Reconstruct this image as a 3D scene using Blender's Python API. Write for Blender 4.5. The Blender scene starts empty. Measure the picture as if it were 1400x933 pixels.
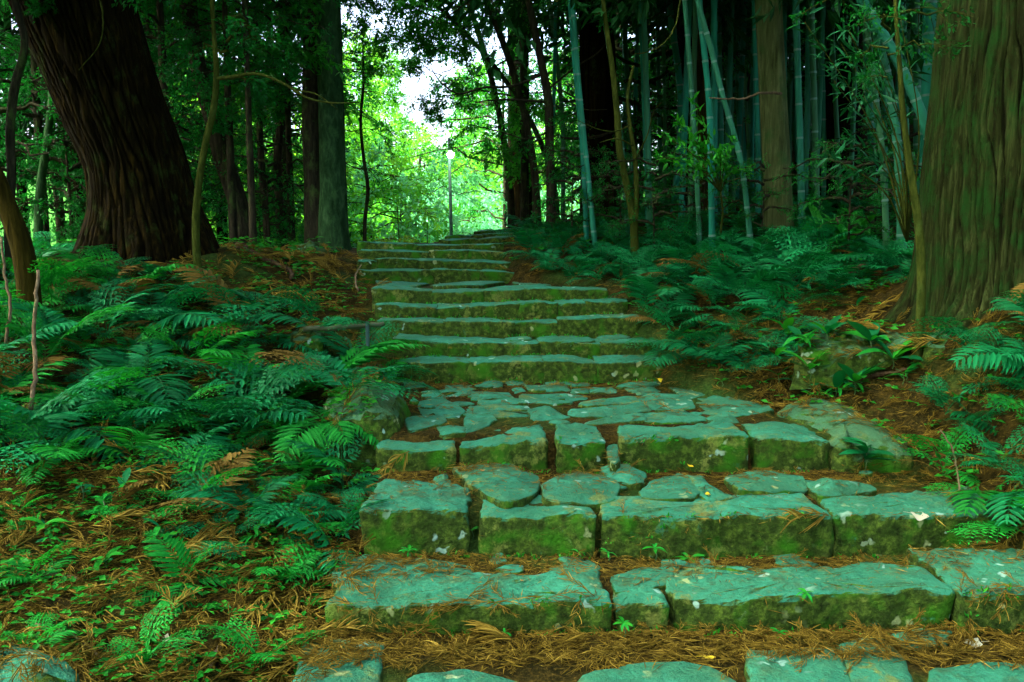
import bpy, math, random
import numpy as np
from mathutils import Vector, Matrix
from mathutils.bvhtree import BVHTree

# ------------------------------------------------------------------ camera, sky, sun, exposure
SC = bpy.context.scene
COL = SC.collection
rng = np.random.default_rng(7)
random.seed(7)
R = math.radians
FPX, W, H = 1200.0, 1400.0, 933.0
TILT = math.atan((H / 2 - 325) / FPX)
CAMZ = 2.0
cam = bpy.data.cameras.new('camera')
cam.sensor_width = 36.0
cam.lens = 36.0 * FPX / W
cam.clip_start, cam.clip_end = 0.05, 2000
cam_o = bpy.data.objects.new('camera', cam)
COL.objects.link(cam_o)
cam_o.location = (0, 0, CAMZ)
cam_o.rotation_euler = (math.pi / 2 - TILT, 0, 0)
SC.camera = cam_o

SUN_EL, SUN_AZ = R(50), R(-105)          # azimuth from +Y towards +X
world = bpy.data.worlds.new('World')
SC.world = world
world.use_nodes = True
wn = world.node_tree.nodes
wn.clear()
sky = wn.new('ShaderNodeTexSky')
sky.sky_type = 'NISHITA'
sky.sun_disc = False
sky.sun_elevation = SUN_EL
sky.sun_rotation = SUN_AZ
sky.dust_density = 6.0
sky.air_density = 0.8
sky.ozone_density = 1.0
bg = wn.new('ShaderNodeBackground')
bg.inputs['Strength'].default_value = 0.15
wo = wn.new('ShaderNodeOutputWorld')
world.node_tree.links.new(sky.outputs[0], bg.inputs[0])
world.node_tree.links.new(bg.outputs[0], wo.inputs[0])

sun = bpy.data.lights.new('sun', 'SUN')
sun.energy = 1.5
sun.angle = R(12)
sun.color = (1.0, 0.95, 0.86)
sun_o = bpy.data.objects.new('sun', sun)
COL.objects.link(sun_o)
sd = Vector((math.sin(SUN_AZ) * math.cos(SUN_EL), math.cos(SUN_AZ) * math.cos(SUN_EL), math.sin(SUN_EL)))
sun_o.rotation_euler = sd.to_track_quat('Z', 'Y').to_euler()

SC.view_settings.view_transform = 'Standard'
SC.view_settings.look = 'None'
SC.view_settings.gamma = 1
SC.view_settings.exposure = 3.45
SC.render.engine = 'CYCLES'
SC.cycles.max_bounces = 6
SC.cycles.diffuse_bounces = 1
SC.cycles.glossy_bounces = 2
SC.cycles.transmission_bounces = 4
SC.cycles.use_denoising = True
SC.cycles.use_adaptive_sampling = True
SC.cycles.adaptive_threshold = 0.02

# ------------------------------------------------------------------ pixel helpers
_ct, _st = math.cos(TILT), math.sin(TILT)
def ray(u, v):
    a, b = (u - W / 2) / FPX, -(v - H / 2) / FPX
    return np.array([a, _ct + b * _st, -_st + b * _ct])
def pt(u, v, Y):
    d = ray(u, v)
    t = Y / d[1]
    return np.array([d[0] * t, Y, CAMZ + d[2] * t])
def pz(u, v, z):
    d = ray(u, v)
    t = (z - CAMZ) / d[2]
    return np.array([d[0] * t, d[1] * t, z])

# ------------------------------------------------------------------ numpy noise
def _hash(i, j, k):
    n = (i * 374761393 + j * 668265263 + k * 2147483647 + 1013904223) & 0x7fffffff
    n = ((n ^ (n >> 13)) * 1274126177) & 0x7fffffff
    return ((n ^ (n >> 16)) & 0xffff) / 65535.0
def noise3(p):
    p = np.asarray(p, float)
    f = np.floor(p)
    i = f.astype(np.int64)
    t = p - f
    t = t * t * (3 - 2 * t)
    out = 0
    for dx in (0, 1):
        wx = t[..., 0] if dx else 1 - t[..., 0]
        for dy in (0, 1):
            wy = t[..., 1] if dy else 1 - t[..., 1]
            for dz in (0, 1):
                wz = t[..., 2] if dz else 1 - t[..., 2]
                out = out + wx * wy * wz * _hash(i[..., 0] + dx, i[..., 1] + dy, i[..., 2] + dz)
    return out
def fbm(p, o=3):
    s, a, tot = 0, 1.0, 0
    for k in range(o):
        s = s + a * noise3(p * (2.03 ** k) + 17.3 * k)
        tot += a
        a *= 0.5
    return s / tot
def n2(x, y, s=1.0, o=3, off=0.0):
    x, y = np.broadcast_arrays(np.asarray(x, float), np.asarray(y, float))
    return fbm(np.stack([x * s + off, y * s - off, np.full(x.shape, 3.7 + off)], -1), o)

# ------------------------------------------------------------------ mesh builder
class MB:
    def __init__(self):
        self.v, self.q, self.t, self.a, self.n = [], [], [], [], 0
    def add(self, v, quads=None, tris=None, var=None):
        v = np.asarray(v, float).reshape(-1, 3)
        self.v.append(v)
        if quads is not None and len(quads):
            self.q.append(np.asarray(quads, np.int64).reshape(-1, 4) + self.n)
        if tris is not None and len(tris):
            self.t.append(np.asarray(tris, np.int64).reshape(-1, 3) + self.n)
        if var is None:
            var = np.full(len(v), 0.5)
        self.a.append(np.broadcast_to(np.asarray(var, float), (len(v),)))
        self.n += len(v)
        return self
    def merge(self, o, M=None, var=None):
        if not o.v:
            return self
        v, q, t, a = o.arrays()
        if M is not None:
            M = np.asarray(M)
            v = v @ M[:3, :3].T + M[:3, 3]
        return self.add(v, q, t, a if var is None else var)
    def arrays(self):
        v = np.concatenate(self.v) if self.v else np.zeros((0, 3))
        q = np.concatenate(self.q) if self.q else np.zeros((0, 4), np.int64)
        t = np.concatenate(self.t) if self.t else np.zeros((0, 3), np.int64)
        a = np.concatenate(self.a) if self.a else np.zeros(0)
        return v, q, t, a
    def mesh(self, name, mat, smooth=True):
        v, q, t, a = self.arrays()
        me = bpy.data.meshes.new(name)
        me.vertices.add(len(v))
        me.vertices.foreach_set('co', v.astype(np.float32).ravel())
        nl = len(q) * 4 + len(t) * 3
        me.loops.add(nl)
        me.loops.foreach_set('vertex_index', np.concatenate([q.ravel(), t.ravel()]).astype(np.int32))
        me.polygons.add(len(q) + len(t))
        st = np.concatenate([np.arange(len(q)) * 4, len(q) * 4 + np.arange(len(t)) * 3]).astype(np.int32)
        me.polygons.foreach_set('loop_start', st)
        me.polygons.foreach_set('use_smooth', np.full(len(st), bool(smooth)))
        at = me.attributes.new('var', 'FLOAT', 'POINT')
        at.data.foreach_set('value', a.astype(np.float32))
        me.update(calc_edges=True)
        me.validate()
        me.materials.append(mat)
        return me
    def obj(self, name, mat, parent=None, smooth=True):
        return link(name, self.mesh(name, mat, smooth), parent)

def link(name, me, parent=None):
    o = bpy.data.objects.new(name, me)
    COL.objects.link(o)
    if parent is not None:
        o.parent = parent
    return o
def tag(o, label, cat, group=None):
    o['label'] = label
    o['category'] = cat
    if group:
        o['group'] = group
    return o
def thing(name, label, cat, loc=(0, 0, 0), group=None, rz=0.0, s=1.0):
    o = link(name, None)
    o.location = tuple(loc)
    o.rotation_euler = (0, 0, rz)
    o.scale = (s, s, s)
    o.empty_display_size = 0.1
    return tag(o, label, cat, group)

def unit(v):
    v = np.asarray(v, float)
    return v / np.maximum(np.linalg.norm(v, axis=-1, keepdims=True), 1e-9)
def spline(P, n):
    P = np.asarray(P, float)
    if len(P) < 3:
        t = np.linspace(0, 1, n)[:, None]
        return P[0] * (1 - t) + P[-1] * t
    d = np.r_[0, np.cumsum(np.linalg.norm(np.diff(P[:, :3], axis=0), axis=1))]
    m = np.gradient(P, d, axis=0)
    out = []
    for s in np.linspace(0, d[-1], n):
        i = min(max(np.searchsorted(d, s) - 1, 0), len(P) - 2)
        h = d[i + 1] - d[i]
        t = (s - d[i]) / h
        out.append((2 * t**3 - 3 * t**2 + 1) * P[i] + (t**3 - 2 * t**2 + t) * h * m[i] + (-2 * t**3 + 3 * t**2) * P[i + 1] + (t**3 - t**2) * h * m[i + 1])
    return np.array(out)
def frames(P):
    T = unit(np.gradient(P, axis=0))
    up = np.array([1.0, 0, 0]) if abs(T[0, 0]) < 0.9 else np.array([0, 1.0, 0])
    N = np.zeros_like(P)
    n = unit(up - T[0] * np.dot(up, T[0]))
    for i in range(len(P)):
        n = unit(n - T[i] * np.dot(n, T[i]))
        N[i] = n
    return T, N, np.cross(T, N)
def tube(mb, P, r, k=6, var=None, cap=True):
    P = np.asarray(P, float)
    n = len(P)
    r = np.broadcast_to(np.asarray(r, float), (n,))
    T, N, B = frames(P)
    th = np.arange(k) * 2 * np.pi / k
    V = P[:, None] + r[:, None, None] * (np.cos(th)[None, :, None] * N[:, None] + np.sin(th)[None, :, None] * B[:, None])
    i, j = np.meshgrid(np.arange(n - 1), np.arange(k), indexing='ij')
    q = np.stack([i * k + j, i * k + (j + 1) % k, (i + 1) * k + (j + 1) % k, (i + 1) * k + j], -1).reshape(-1, 4)
    V = V.reshape(-1, 3)
    tr = []
    if cap:
        V = np.vstack([V, P[0], P[-1]])
        for j in range(k):
            tr.append((n * k, (j + 1) % k, j))
            tr.append((n * k + 1, (n - 1) * k + j, (n - 1) * k + (j + 1) % k))
    mb.add(V, q, tr, var)
    return mb
def leaves(mb, P, D, N, L, Wd, var, fold=0.18, kind=4):
    """leaf blades at P pointing along D with face normal N"""
    P, D, N = np.asarray(P, float), unit(D), np.asarray(N, float)
    n = len(P)
    if n == 0:
        return mb
    N = unit(N - D * np.sum(N * D, -1, keepdims=True))
    S = np.cross(D, N)
    L = np.broadcast_to(np.asarray(L, float), (n,))[:, None]
    Wd = np.broadcast_to(np.asarray(Wd, float), (n,))[:, None]
    var = np.broadcast_to(np.asarray(var, float), (n,))
    if kind == 4:
        V = np.stack([P, P + D * L * 0.48 + S * Wd * 0.5 + N * fold * Wd, P + D * L - N * fold * L * 0.25, P + D * L * 0.48 - S * Wd * 0.5 + N * fold * Wd], 1)
        b = np.arange(n)[:, None] * 4
        t = np.concatenate([b + np.array([0, 1, 2]), b + np.array([0, 2, 3])])
        mb.add(V.reshape(-1, 3), None, t, np.repeat(var, 4))
    else:   # lance shaped, 8 vertices with a midrib
        m1, m2 = P + D * L * 0.3 + N * 0.02 * L, P + D * L * 0.66
        up = N * fold * Wd
        V = np.stack([P, m1 + S * Wd * 0.45 + up, m1, m1 - S * Wd * 0.45 + up, m2 + S * Wd * 0.36 + up, m2, m2 - S * Wd * 0.36 + up, P + D * L - N * L * 0.10], 1)
        b = np.arange(n)[:, None] * 8
        t = np.concatenate([b + np.array(x) for x in ([0, 1, 2], [0, 2, 3], [4, 7, 5], [5, 7, 6])])
        q = np.concatenate([b + np.array(x) for x in ([1, 4, 5, 2], [2, 5, 6, 3])])
        mb.add(V.reshape(-1, 3), q, t, np.repeat(var, 8))
    return mb

# ------------------------------------------------------------------ materials
class Mat:
    def __init__(self, name, rough=0.8, spec=0.3):
        self.m = bpy.data.materials.new(name)
        self.m.use_nodes = True
        self.nt = self.m.node_tree
        self.N, self.L = self.nt.nodes, self.nt.links
        self.b = self.N['Principled BSDF']
        self.out = self.N['Material Output']
        self.b.inputs['Roughness'].default_value = rough
        self.b.inputs['Specular IOR Level'].default_value = spec
    def n(self, t, **kw):
        x = self.N.new(t)
        for k, v in kw.items():
            setattr(x, k, v)
        return x
    def set(self, sock, v):
        if hasattr(v, 'is_output'):
            self.L.new(v, sock)
        else:
            sock.default_value = v
    def coord(self, scale=(1, 1, 1), kind='Object', rnd=True):
        tc = self.n('ShaderNodeTexCoord')
        mp = self.n('ShaderNodeMapping')
        self.L.new(tc.outputs[kind], mp.inputs[0])
        mp.inputs['Scale'].default_value = scale
        if rnd:
            oi = self.n('ShaderNodeObjectInfo')
            ml = self.n('ShaderNodeMath', operation='MULTIPLY')
            self.L.new(oi.outputs['Random'], ml.inputs[0])
            ml.inputs[1].default_value = 37.0
            self.L.new(ml.outputs[0], mp.inputs['Location'])
        return mp.outputs[0]
    def noise(self, vec, s, detail=4, rough=0.55, dist=0.0):
        x = self.n('ShaderNodeTexNoise')
        if vec is not None:
            self.L.new(vec, x.inputs['Vector'])
        x.inputs['Scale'].default_value = s
        x.inputs['Detail'].default_value = detail
        x.inputs['Roughness'].default_value = rough
        x.inputs['Distortion'].default_value = dist
        return x.outputs[0]
    def ramp(self, fac, stops, interp='LINEAR'):
        x = self.n('ShaderNodeValToRGB')
        x.color_ramp.interpolation = interp
        e = x.color_ramp.elements
        while len(e) < len(stops):
            e.new(0.5)
        for k, (p, c) in enumerate(stops):
            e[k].position = p
            e[k].color = (*c, 1) if len(c) == 3 else c
        self.L.new(fac, x.inputs[0])
        return x.outputs[0]
    def fac(self, f, lo, hi):
        return self.ramp(f, [(lo, (0, 0, 0)), (hi, (1, 1, 1))])
    def mix(self, f, a, b, mode='MIX'):
        x = self.n('ShaderNodeMix', data_type='RGBA', blend_type=mode)
        self.set(x.inputs[0], f)
        self.set(x.inputs[6], a if hasattr(a, 'is_output') else (*a, 1))
        self.set(x.inputs[7], b if hasattr(b, 'is_output') else (*b, 1))
        return x.outputs[2]
    def math(self, op, a, b=0.0):
        x = self.n('ShaderNodeMath', operation=op)
        self.set(x.inputs[0], a)
        self.set(x.inputs[1], b)
        return x.outputs[0]
    def bump(self, h, strength=0.4, dist=0.02, prev=None):
        x = self.n('ShaderNodeBump')
        self.L.new(h, x.inputs['Height'])
        x.inputs['Strength'].default_value = strength
        x.inputs['Distance'].default_value = dist
        if prev is not None:
            self.L.new(prev, x.inputs['Normal'])
        return x.outputs[0]
    def color(self, c):
        self.set(self.b.inputs['Base Color'], c if hasattr(c, 'is_output') else (*c, 1))
    def normal(self, n):
        self.L.new(n, self.b.inputs['Normal'])
    def var(self):
        x = self.n('ShaderNodeAttribute', attribute_name='var')
        return x.outputs['Fac']
    def up(self):
        g = self.n('ShaderNodeNewGeometry')
        s = self.n('ShaderNodeSeparateXYZ')
        self.L.new(g.outputs['True Normal'], s.inputs[0])
        return s.outputs[2]
    def rand(self):
        return self.n('ShaderNodeObjectInfo').outputs['Random']

def leaf_mat(name, dark, mid, lite, rough=0.38, spec=0.5, trans=0.3, ttint=(1.3, 1.5, 0.7)):
    m = Mat(name, rough, spec * 0.35)
    v = m.math('ADD', m.math('MULTIPLY', m.var(), 0.7), m.math('MULTIPLY', m.rand(), 0.3))
    c = m.ramp(v, [(0.1, dark), (0.5, mid), (0.92, lite)])
    m.color(c)
    tr = m.n('ShaderNodeBsdfTranslucent')
    m.L.new(m.mix(1.0, c, ttint, 'MULTIPLY'), tr.inputs[0])
    mx = m.n('ShaderNodeMixShader')
    mx.inputs[0].default_value = trans
    m.L.new(m.b.outputs[0], mx.inputs[1])
    m.L.new(tr.outputs[0], mx.inputs[2])
    m.L.new(mx.outputs[0], m.out.inputs[0])
    return m.m

def stone_mat(name, base_a, base_b, moss_amt=0.0):
    m = Mat(name, 0.85, 0.10)
    co = m.coord()
    n1 = m.noise(co, 3.0, 5, 0.6)
    n2_ = m.noise(co, 16.0, 5, 0.65)
    n3 = m.noise(co, 70.0, 3, 0.6)
    c = m.mix(m.fac(n1, 0.3, 0.7), base_a, base_b)
    c = m.mix(m.math('MULTIPLY', m.fac(n2_, 0.42, 0.68), 0.55), c, (0.008, 0.050, 0.020))
    c = m.mix(m.math('MULTIPLY', m.fac(n3, 0.5, 0.7), 0.35), c, (0.060, 0.24, 0.12))
    c = m.mix(m.math('MULTIPLY', m.fac(m.noise(co, 4.3, 6, 0.7), 0.53, 0.66), 0.55), c, (0.050, 0.062, 0.012))
    c = m.mix(m.math('MULTIPLY', m.fac(m.noise(co, 1.6, 5, 0.65), 0.44, 0.62), 0.6), c, m.mix(m.fac(n2_, 0.4, 0.6), (0.016, 0.085, 0.034), (0.040, 0.155, 0.066)))
    c = m.mix(m.math("MULTIPLY", m.rand(), 0.2), c, (0.030, 0.110, 0.050))
    # trodden tops stay bare, untrodden sides carry moss and algae
    side = m.math('SUBTRACT', 1.0, m.up())
    wob = m.math('MULTIPLY', m.math('SUBTRACT', m.noise(co, 9.0, 7, 0.7), 0.5), 2.1)
    mf = m.fac(m.math('ADD', m.math('ADD', side, wob), moss_amt), 0.30, 0.62)
    mossc = m.ramp(m.noise(co, 22.0, 5, 0.7), [(0.3, (0.008, 0.018, 0.002)), (0.5, (0.027, 0.058, 0.006)), (0.72, (0.085, 0.155, 0.014))])
    green = m.mix(m.fac(m.noise(co, 5.0, 3), 0.52, 0.66), mossc, (0.024, 0.125, 0.004))
    c = m.mix(mf, c, green)
    blot = m.math('MULTIPLY', m.fac(m.noise(co, 5.5, 6, 0.7), 0.56, 0.62), m.fac(m.noise(co, 1.7, 2), 0.42, 0.55))
    c = m.mix(m.math('MULTIPLY', blot, 0.7), c, m.ramp(n3, [(0.3, (0.08, 0.11, 0.018)), (0.7, (0.17, 0.21, 0.04))]))
    # crustose lichen blotches
    vo = m.n('ShaderNodeTexVoronoi')
    vo.inputs['Scale'].default_value = 9.0
    wv = m.n('ShaderNodeVectorMath', operation='ADD')
    nz = m.n('ShaderNodeTexNoise')
    nz.inputs['Scale'].default_value = 14.0
    m.L.new(co, nz.inputs['Vector'])
    sc = m.n('ShaderNodeVectorMath', operation='SCALE')
    sc.inputs['Scale'].default_value = 0.12
    m.L.new(nz.outputs[1], sc.inputs[0])
    m.L.new(co, wv.inputs[0])
    m.L.new(sc.outputs[0], wv.inputs[1])
    m.L.new(wv.outputs[0], vo.inputs['Vector'])
    lich = m.math('MULTIPLY', m.ramp(vo.outputs[0], [(0.16, (1, 1, 1)), (0.24, (0, 0, 0))]), m.fac(m.noise(co, 2.2, 2), 0.50, 0.57))
    c = m.mix(m.math('MULTIPLY', lich, 0.8), c, m.mix(m.fac(m.noise(co, 3.0, 1), 0.45, 0.55), (0.22, 0.30, 0.11), (0.22, 0.42, 0.30)))
    m.color(c)
    b = m.bump(n2_, 0.9, 0.03)
    b = m.bump(n3, 0.8, 0.010, b)
    m.normal(b)
    return m.m

def bark_mat(name, dark, mid, lite, vstretch=0.09, scale=22.0, moss=0.0, mossc=(0.05, 0.10, 0.02), fissure=False):
    m = Mat(name, 0.95, 0.04)
    co = m.coord((1, 1, vstretch))
    n1 = m.noise(co, scale, 5, 0.65, 0.3)
    n2_ = m.noise(m.coord((1, 1, 0.5)), scale * 0.22, 4)
    c = m.ramp(n1, [(0.32, dark), (0.52, mid), (0.72, lite)])
    c = m.mix(m.math('MULTIPLY', m.fac(n2_, 0.45, 0.7), 0.6), c, m.mix(0.5, dark, mid))
    if moss > 0:
        mm = m.fac(m.noise(m.coord((1, 1, .6)), 6.0, 8, 0.72), 0.62 - moss * 0.3, 0.72 - moss * 0.2)
        c = m.mix(m.math('MULTIPLY', mm, m.math('MULTIPLY', m.var(), 1.0) if fissure else 0.85), c, mossc)
    if not fissure:
        m.color(c)
    if fissure:   # groove shade painted into the colour: mid bark tone darkened between the ridges
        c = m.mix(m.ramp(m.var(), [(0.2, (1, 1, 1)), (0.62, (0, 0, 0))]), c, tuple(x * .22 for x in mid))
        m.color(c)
    b = m.bump(n1, 0.9, 0.03)
    m.normal(b)
    return m.m

M = {}
M['stone'] = stone_mat('step_stone', (0.015, 0.140, 0.070), (0.034, 0.265, 0.140))
M['boulder'] = stone_mat('mossy_boulder', (0.035, 0.13, 0.055), (0.065, 0.165, 0.065), 0.16)
M['fern'] = leaf_mat('fern_leaf', (0.002, 0.060, 0.012), (0.003, 0.130, 0.032), (0.008, 0.25, 0.068), 0.55, 0.25, 0.25)
M['fern2'] = leaf_mat('bright_fern_leaf', (0.004, 0.10, 0.008), (0.007, 0.20, 0.018), (0.022, 0.34, 0.032), 0.55, 0.25, 0.3)
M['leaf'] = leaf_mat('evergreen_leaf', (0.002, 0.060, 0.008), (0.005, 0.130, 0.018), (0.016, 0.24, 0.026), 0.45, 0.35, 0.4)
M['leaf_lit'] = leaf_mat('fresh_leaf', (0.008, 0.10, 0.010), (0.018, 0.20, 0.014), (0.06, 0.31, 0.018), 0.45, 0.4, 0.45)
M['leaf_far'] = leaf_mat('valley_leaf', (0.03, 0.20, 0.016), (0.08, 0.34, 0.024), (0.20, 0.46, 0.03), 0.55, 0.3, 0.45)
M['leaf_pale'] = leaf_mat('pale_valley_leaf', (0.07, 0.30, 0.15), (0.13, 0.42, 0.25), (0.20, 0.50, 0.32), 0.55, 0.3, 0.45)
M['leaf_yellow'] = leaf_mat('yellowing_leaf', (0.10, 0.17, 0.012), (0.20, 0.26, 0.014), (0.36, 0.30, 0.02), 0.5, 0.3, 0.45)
M['needle'] = leaf_mat('cedar_needle', (0.002, 0.026, 0.005), (0.004, 0.048, 0.009), (0.010, 0.080, 0.012), 0.6, 0.2, 0.12)
M['bleaf'] = leaf_mat('bamboo_leaf', (0.005, 0.070, 0.022), (0.010, 0.13, 0.042), (0.025, 0.21, 0.07), 0.5, 0.3, 0.35)
M['cover'] = leaf_mat('ground_leaf', (0.006, 0.10, 0.006), (0.012, 0.20, 0.012), (0.04, 0.34, 0.02), 0.5, 0.3, 0.3)
M['deadfern'] = leaf_mat('withered_fern', (0.05, 0.035, 0.006), (0.12, 0.085, 0.012), (0.20, 0.15, 0.03), 0.7, 0.2, 0.2, (1, 1, 1))
M['litter'] = leaf_mat('dry_needle', (0.045, 0.031, 0.003), (0.150, 0.110, 0.012), (0.38, 0.29, 0.045), 0.8, 0.15, 0.08, (1, 1, 1))
M['dryleaf'] = leaf_mat('dry_leaf', (0.16, 0.09, 0.02), (0.30, 0.20, 0.05), (0.42, 0.32, 0.10), 0.7, 0.2, 0.2, (1, 1, 1))
M['yellow'] = leaf_mat('fallen_yellow_leaf', (0.48, 0.40, 0.02), (0.62, 0.50, 0.02), (0.70, 0.60, 0.05), 0.55, 0.3, 0.2, (1, 1, 1))
M['paleleaf'] = leaf_mat('fallen_pale_leaf', (0.26, 0.30, 0.18), (0.32, 0.35, 0.22), (0.38, 0.40, 0.26), 0.7, 0.2, 0.1, (1, 1, 1))
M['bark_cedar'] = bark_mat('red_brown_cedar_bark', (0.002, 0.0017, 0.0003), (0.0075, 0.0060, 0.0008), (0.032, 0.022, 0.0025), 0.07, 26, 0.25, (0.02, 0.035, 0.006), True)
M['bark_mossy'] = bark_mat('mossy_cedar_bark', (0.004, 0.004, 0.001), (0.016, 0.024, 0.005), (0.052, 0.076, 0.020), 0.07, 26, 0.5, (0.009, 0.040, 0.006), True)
M['bark_pale'] = bark_mat('pale_bark', (0.03, 0.045, 0.012), (0.075, 0.105, 0.032), (0.14, 0.18, 0.065), 0.12, 26, 0.35, (0.03, 0.09, 0.02))
M['bark_smooth'] = bark_mat('grey_green_bark', (0.008, 0.026, 0.007), (0.020, 0.060, 0.018), (0.055, 0.13, 0.045), 0.35, 14, 0.3, (0.04, 0.11, 0.03))
M['bark_dark'] = bark_mat('dark_bark', (0.010, 0.010, 0.006), (0.028, 0.027, 0.014), (0.060, 0.058, 0.028), 0.2, 20, 0.3)
M['bark_olive'] = bark_mat('olive_bark', (0.018, 0.032, 0.004), (0.040, 0.058, 0.007), (0.075, 0.10, 0.014), 0.3, 24, 0.2)
M['bark_orange'] = bark_mat('orange_bark', (0.010, 0.009, 0.001), (0.026, 0.021, 0.002), (0.055, 0.042, 0.005), 0.1, 24, 0.0)
M['deadwood'] = bark_mat('dead_wood', (0.06, 0.045, 0.022), (0.14, 0.11, 0.055), (0.24, 0.20, 0.11), 0.3, 30, 0.2)
M['root'] = bark_mat('root_bark', (0.03, 0.020, 0.010), (0.09, 0.060, 0.028), (0.17, 0.12, 0.06), 0.4, 30, 0.25)
def culm_mat():
    m = Mat('bamboo_culm', 0.6, 0.08)
    co = m.coord((1, 1, 0.25))
    n = m.noise(co, 9, 4)
    c = m.mix(m.fac(n, 0.35, 0.7), (0.006, 0.155, 0.088), (0.012, 0.25, 0.145))
    c = m.mix(m.math('MULTIPLY', m.rand(), 0.75), c, (0.045, 0.105, 0.022))
    c = m.mix(m.math('MULTIPLY', m.fac(m.noise(m.coord(), 2.5, 4), 0.55, 0.7), 0.4), c, (0.025, 0.13, 0.08))
    m.color(c)
    m.normal(m.bump(n, 0.15, 0.004))
    return m.m
M['culm'] = culm_mat()
def plain(name, c, rough=0.6, spec=0.3, metal=0.0):
    m = Mat(name, rough, spec)
    n = m.noise(m.coord(), 18, 4)
    m.color(m.mix(m.math('MULTIPLY', m.fac(n, 0.35, 0.7), 0.5), c, tuple(x * 0.6 for x in c)))
    m.b.inputs['Metallic'].default_value = metal
    m.normal(m.bump(n, 0.15, 0.004))
    return m.m
M['node'] = plain('bamboo_node', (0.10, 0.24, 0.16), 0.6)
M['stem'] = plain('green_stem', (0.05, 0.13, 0.03), 0.6)
M['rachis'] = plain('fern_stalk', (0.06, 0.11, 0.025), 0.6)
M['metal'] = plain('galvanised_pole', (0.03, 0.085, 0.065), 0.7, 0.2, 0.0)
M['rail'] = plain('old_green_cane', (0.06, 0.085, 0.03), 0.6)
def soil_mat():
    m = Mat('forest_soil', 0.95, 0.03)
    co = m.coord((1, 1, 1), 'Object', False)
    n1, n_b, n3 = m.noise(co, 1.1, 5), m.noise(co, 9.0, 6, 0.7), m.noise(co, 45.0, 4, 0.7)
    c = m.ramp(n_b, [(0.3, (0.006, 0.007, 0.0015)), (0.5, (0.022, 0.019, 0.004)), (0.7, (0.065, 0.047, 0.008))])
    c = m.mix(m.math('MULTIPLY', m.fac(n3, 0.5, 0.68), 0.7), c, (0.10, 0.070, 0.012))
    c = m.mix(m.math('MULTIPLY', m.fac(n1, 0.50, 0.66), 0.8), c, m.ramp(n3, [(0.3, (0.010, 0.035, 0.006)), (0.7, (0.035, 0.10, 0.015))]))
    sp = m.n('ShaderNodeSeparateXYZ')
    m.L.new(co, sp.inputs[0])
    meadow = m.ramp(m.math('MULTIPLY', sp.outputs[1], 0.02), [(0.30, (0, 0, 0)), (0.42, (1, 1, 1))])
    c = m.mix(meadow, c, m.ramp(n_b, [(0.3, (0.02, 0.10, 0.012)), (0.7, (0.05, 0.19, 0.025))]))
    m.color(c)
    m.normal(m.bump(n3, 0.8, 0.02, m.bump(n_b, 0.8, 0.06)))
    return m.m
M['soil'] = soil_mat()
def glow_mat():
    m = Mat('lamp_glow')
    m.color((0.8, 0.8, 0.8))
    m.b.inputs['Emission Color'].default_value = (1.0, 0.97, 0.72, 1)
    m.b.inputs['Emission Strength'].default_value = 20
    return m.m
M['glow'] = glow_mat()

# ------------------------------------------------------------------ steps table and terrain
# name: distance, top front edge segments in photo pixels, block depth, block height
STEPS = [
 ('A', 3.72, [(445,828,839,818),(844,827,915,823),(919,822,1308,807),(1314,815,1490,800)], 0.33, 0.30),
 ('B', 4.33, [(493,695,641,700),(654,704,816,703),(821,704,1139,703),(1142,703,1374,701)], 0.36, 0.28),
 ('C', 5.24, [(513,612,624,613),(628,611,748,600),(761,603,828,604),(848,599,1026,597),(1032,598,1138,602)], 0.42, 0.24),
 ('D', 7.10, [(543,495,640,496),(642,494,743,495),(745,491,815,496),(817,495,909,492)], 0.30, 0.22),
 ('E', 7.42, [(541,462,613,467),(615,468,736,468),(738,466,822,470),(824,470,899,467)], 0.34, 0.20),
 ('F', 7.80, [(517,437,607,439),(609,439,701,441),(703,442,762,441),(764,437,874,433)], 0.30, 0.20),
 ('G', 8.12, [(515,416,595,420),(597,421,660,418),(662,416,709,416),(711,414,760,414),(762,414,800,412),(802,411,856,411)], 0.30, 0.19),
 ('H', 8.44, [(511,395,588,398),(590,398,660,398),(662,397,717,395),(719,394,772,395),(774,395,828,396)], 0.42, 0.19),
 ('I', 10.0, [(489,370,589,370),(591,369,658,371),(660,371,701,373)], 0.34, 0.18),
 ('J', 10.36, [(491,356,514,357),(516,354,568,355),(570,355,697,359)], 0.34, 0.18),
 ('K', 10.72, [(491,342,586,345),(588,343,639,342),(641,343,688,345)], 0.34, 0.18),
 ('L', 11.10, [(491,331,566,334),(568,334,631,335),(633,334,686,334)], 0.50, 0.18),
 ('M', 12.2, [(602,328,650,327),(652,327,703,324)], 0.5, 0.20),
 ('N', 12.9, [(611,322,660,321),(662,320,706,318)], 0.5, 0.20),
 ('O', 13.8, [(650,316,700,313),(702,312,745,309)], 0.6, 0.20),
]
SY = np.array([s[1] for s in STEPS])
SZ = np.array([np.mean([0.5 * (pt(u1, v1, s[1])[2] + pt(u2, v2, s[1])[2]) for u1, v1, u2, v2 in s[2]]) for s in STEPS])
SXL = np.array([pt(s[2][0][0], 400, s[1])[0] for s in STEPS])
SXR = np.array([pt(s[2][-1][2], 400, s[1])[0] for s in STEPS])
SXR[2] += 0.50
Z0 = 0.268                                  # ground in front of the lowest step
def path_edges(y):
    return np.interp(y, SY, SXL), np.interp(y, SY, SXR)
def path_z(y):
    y = np.asarray(y, float)
    z = np.full(y.shape, Z0)
    for k in range(len(SY)):
        nxt = SY[k + 1] if k + 1 < len(SY) else SY[k] + 3
        top = SZ[k] - 0.032
        if STEPS[k][0] == 'C':
            top = top + .020
            top = top + np.clip((y - SY[k]) / (nxt - SY[k]), 0, 1) * 0.06
        t = np.clip((y - SY[k] - 0.10) / 0.10, 0, 1)
        z = z + t * (top - z)
    return z
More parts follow.
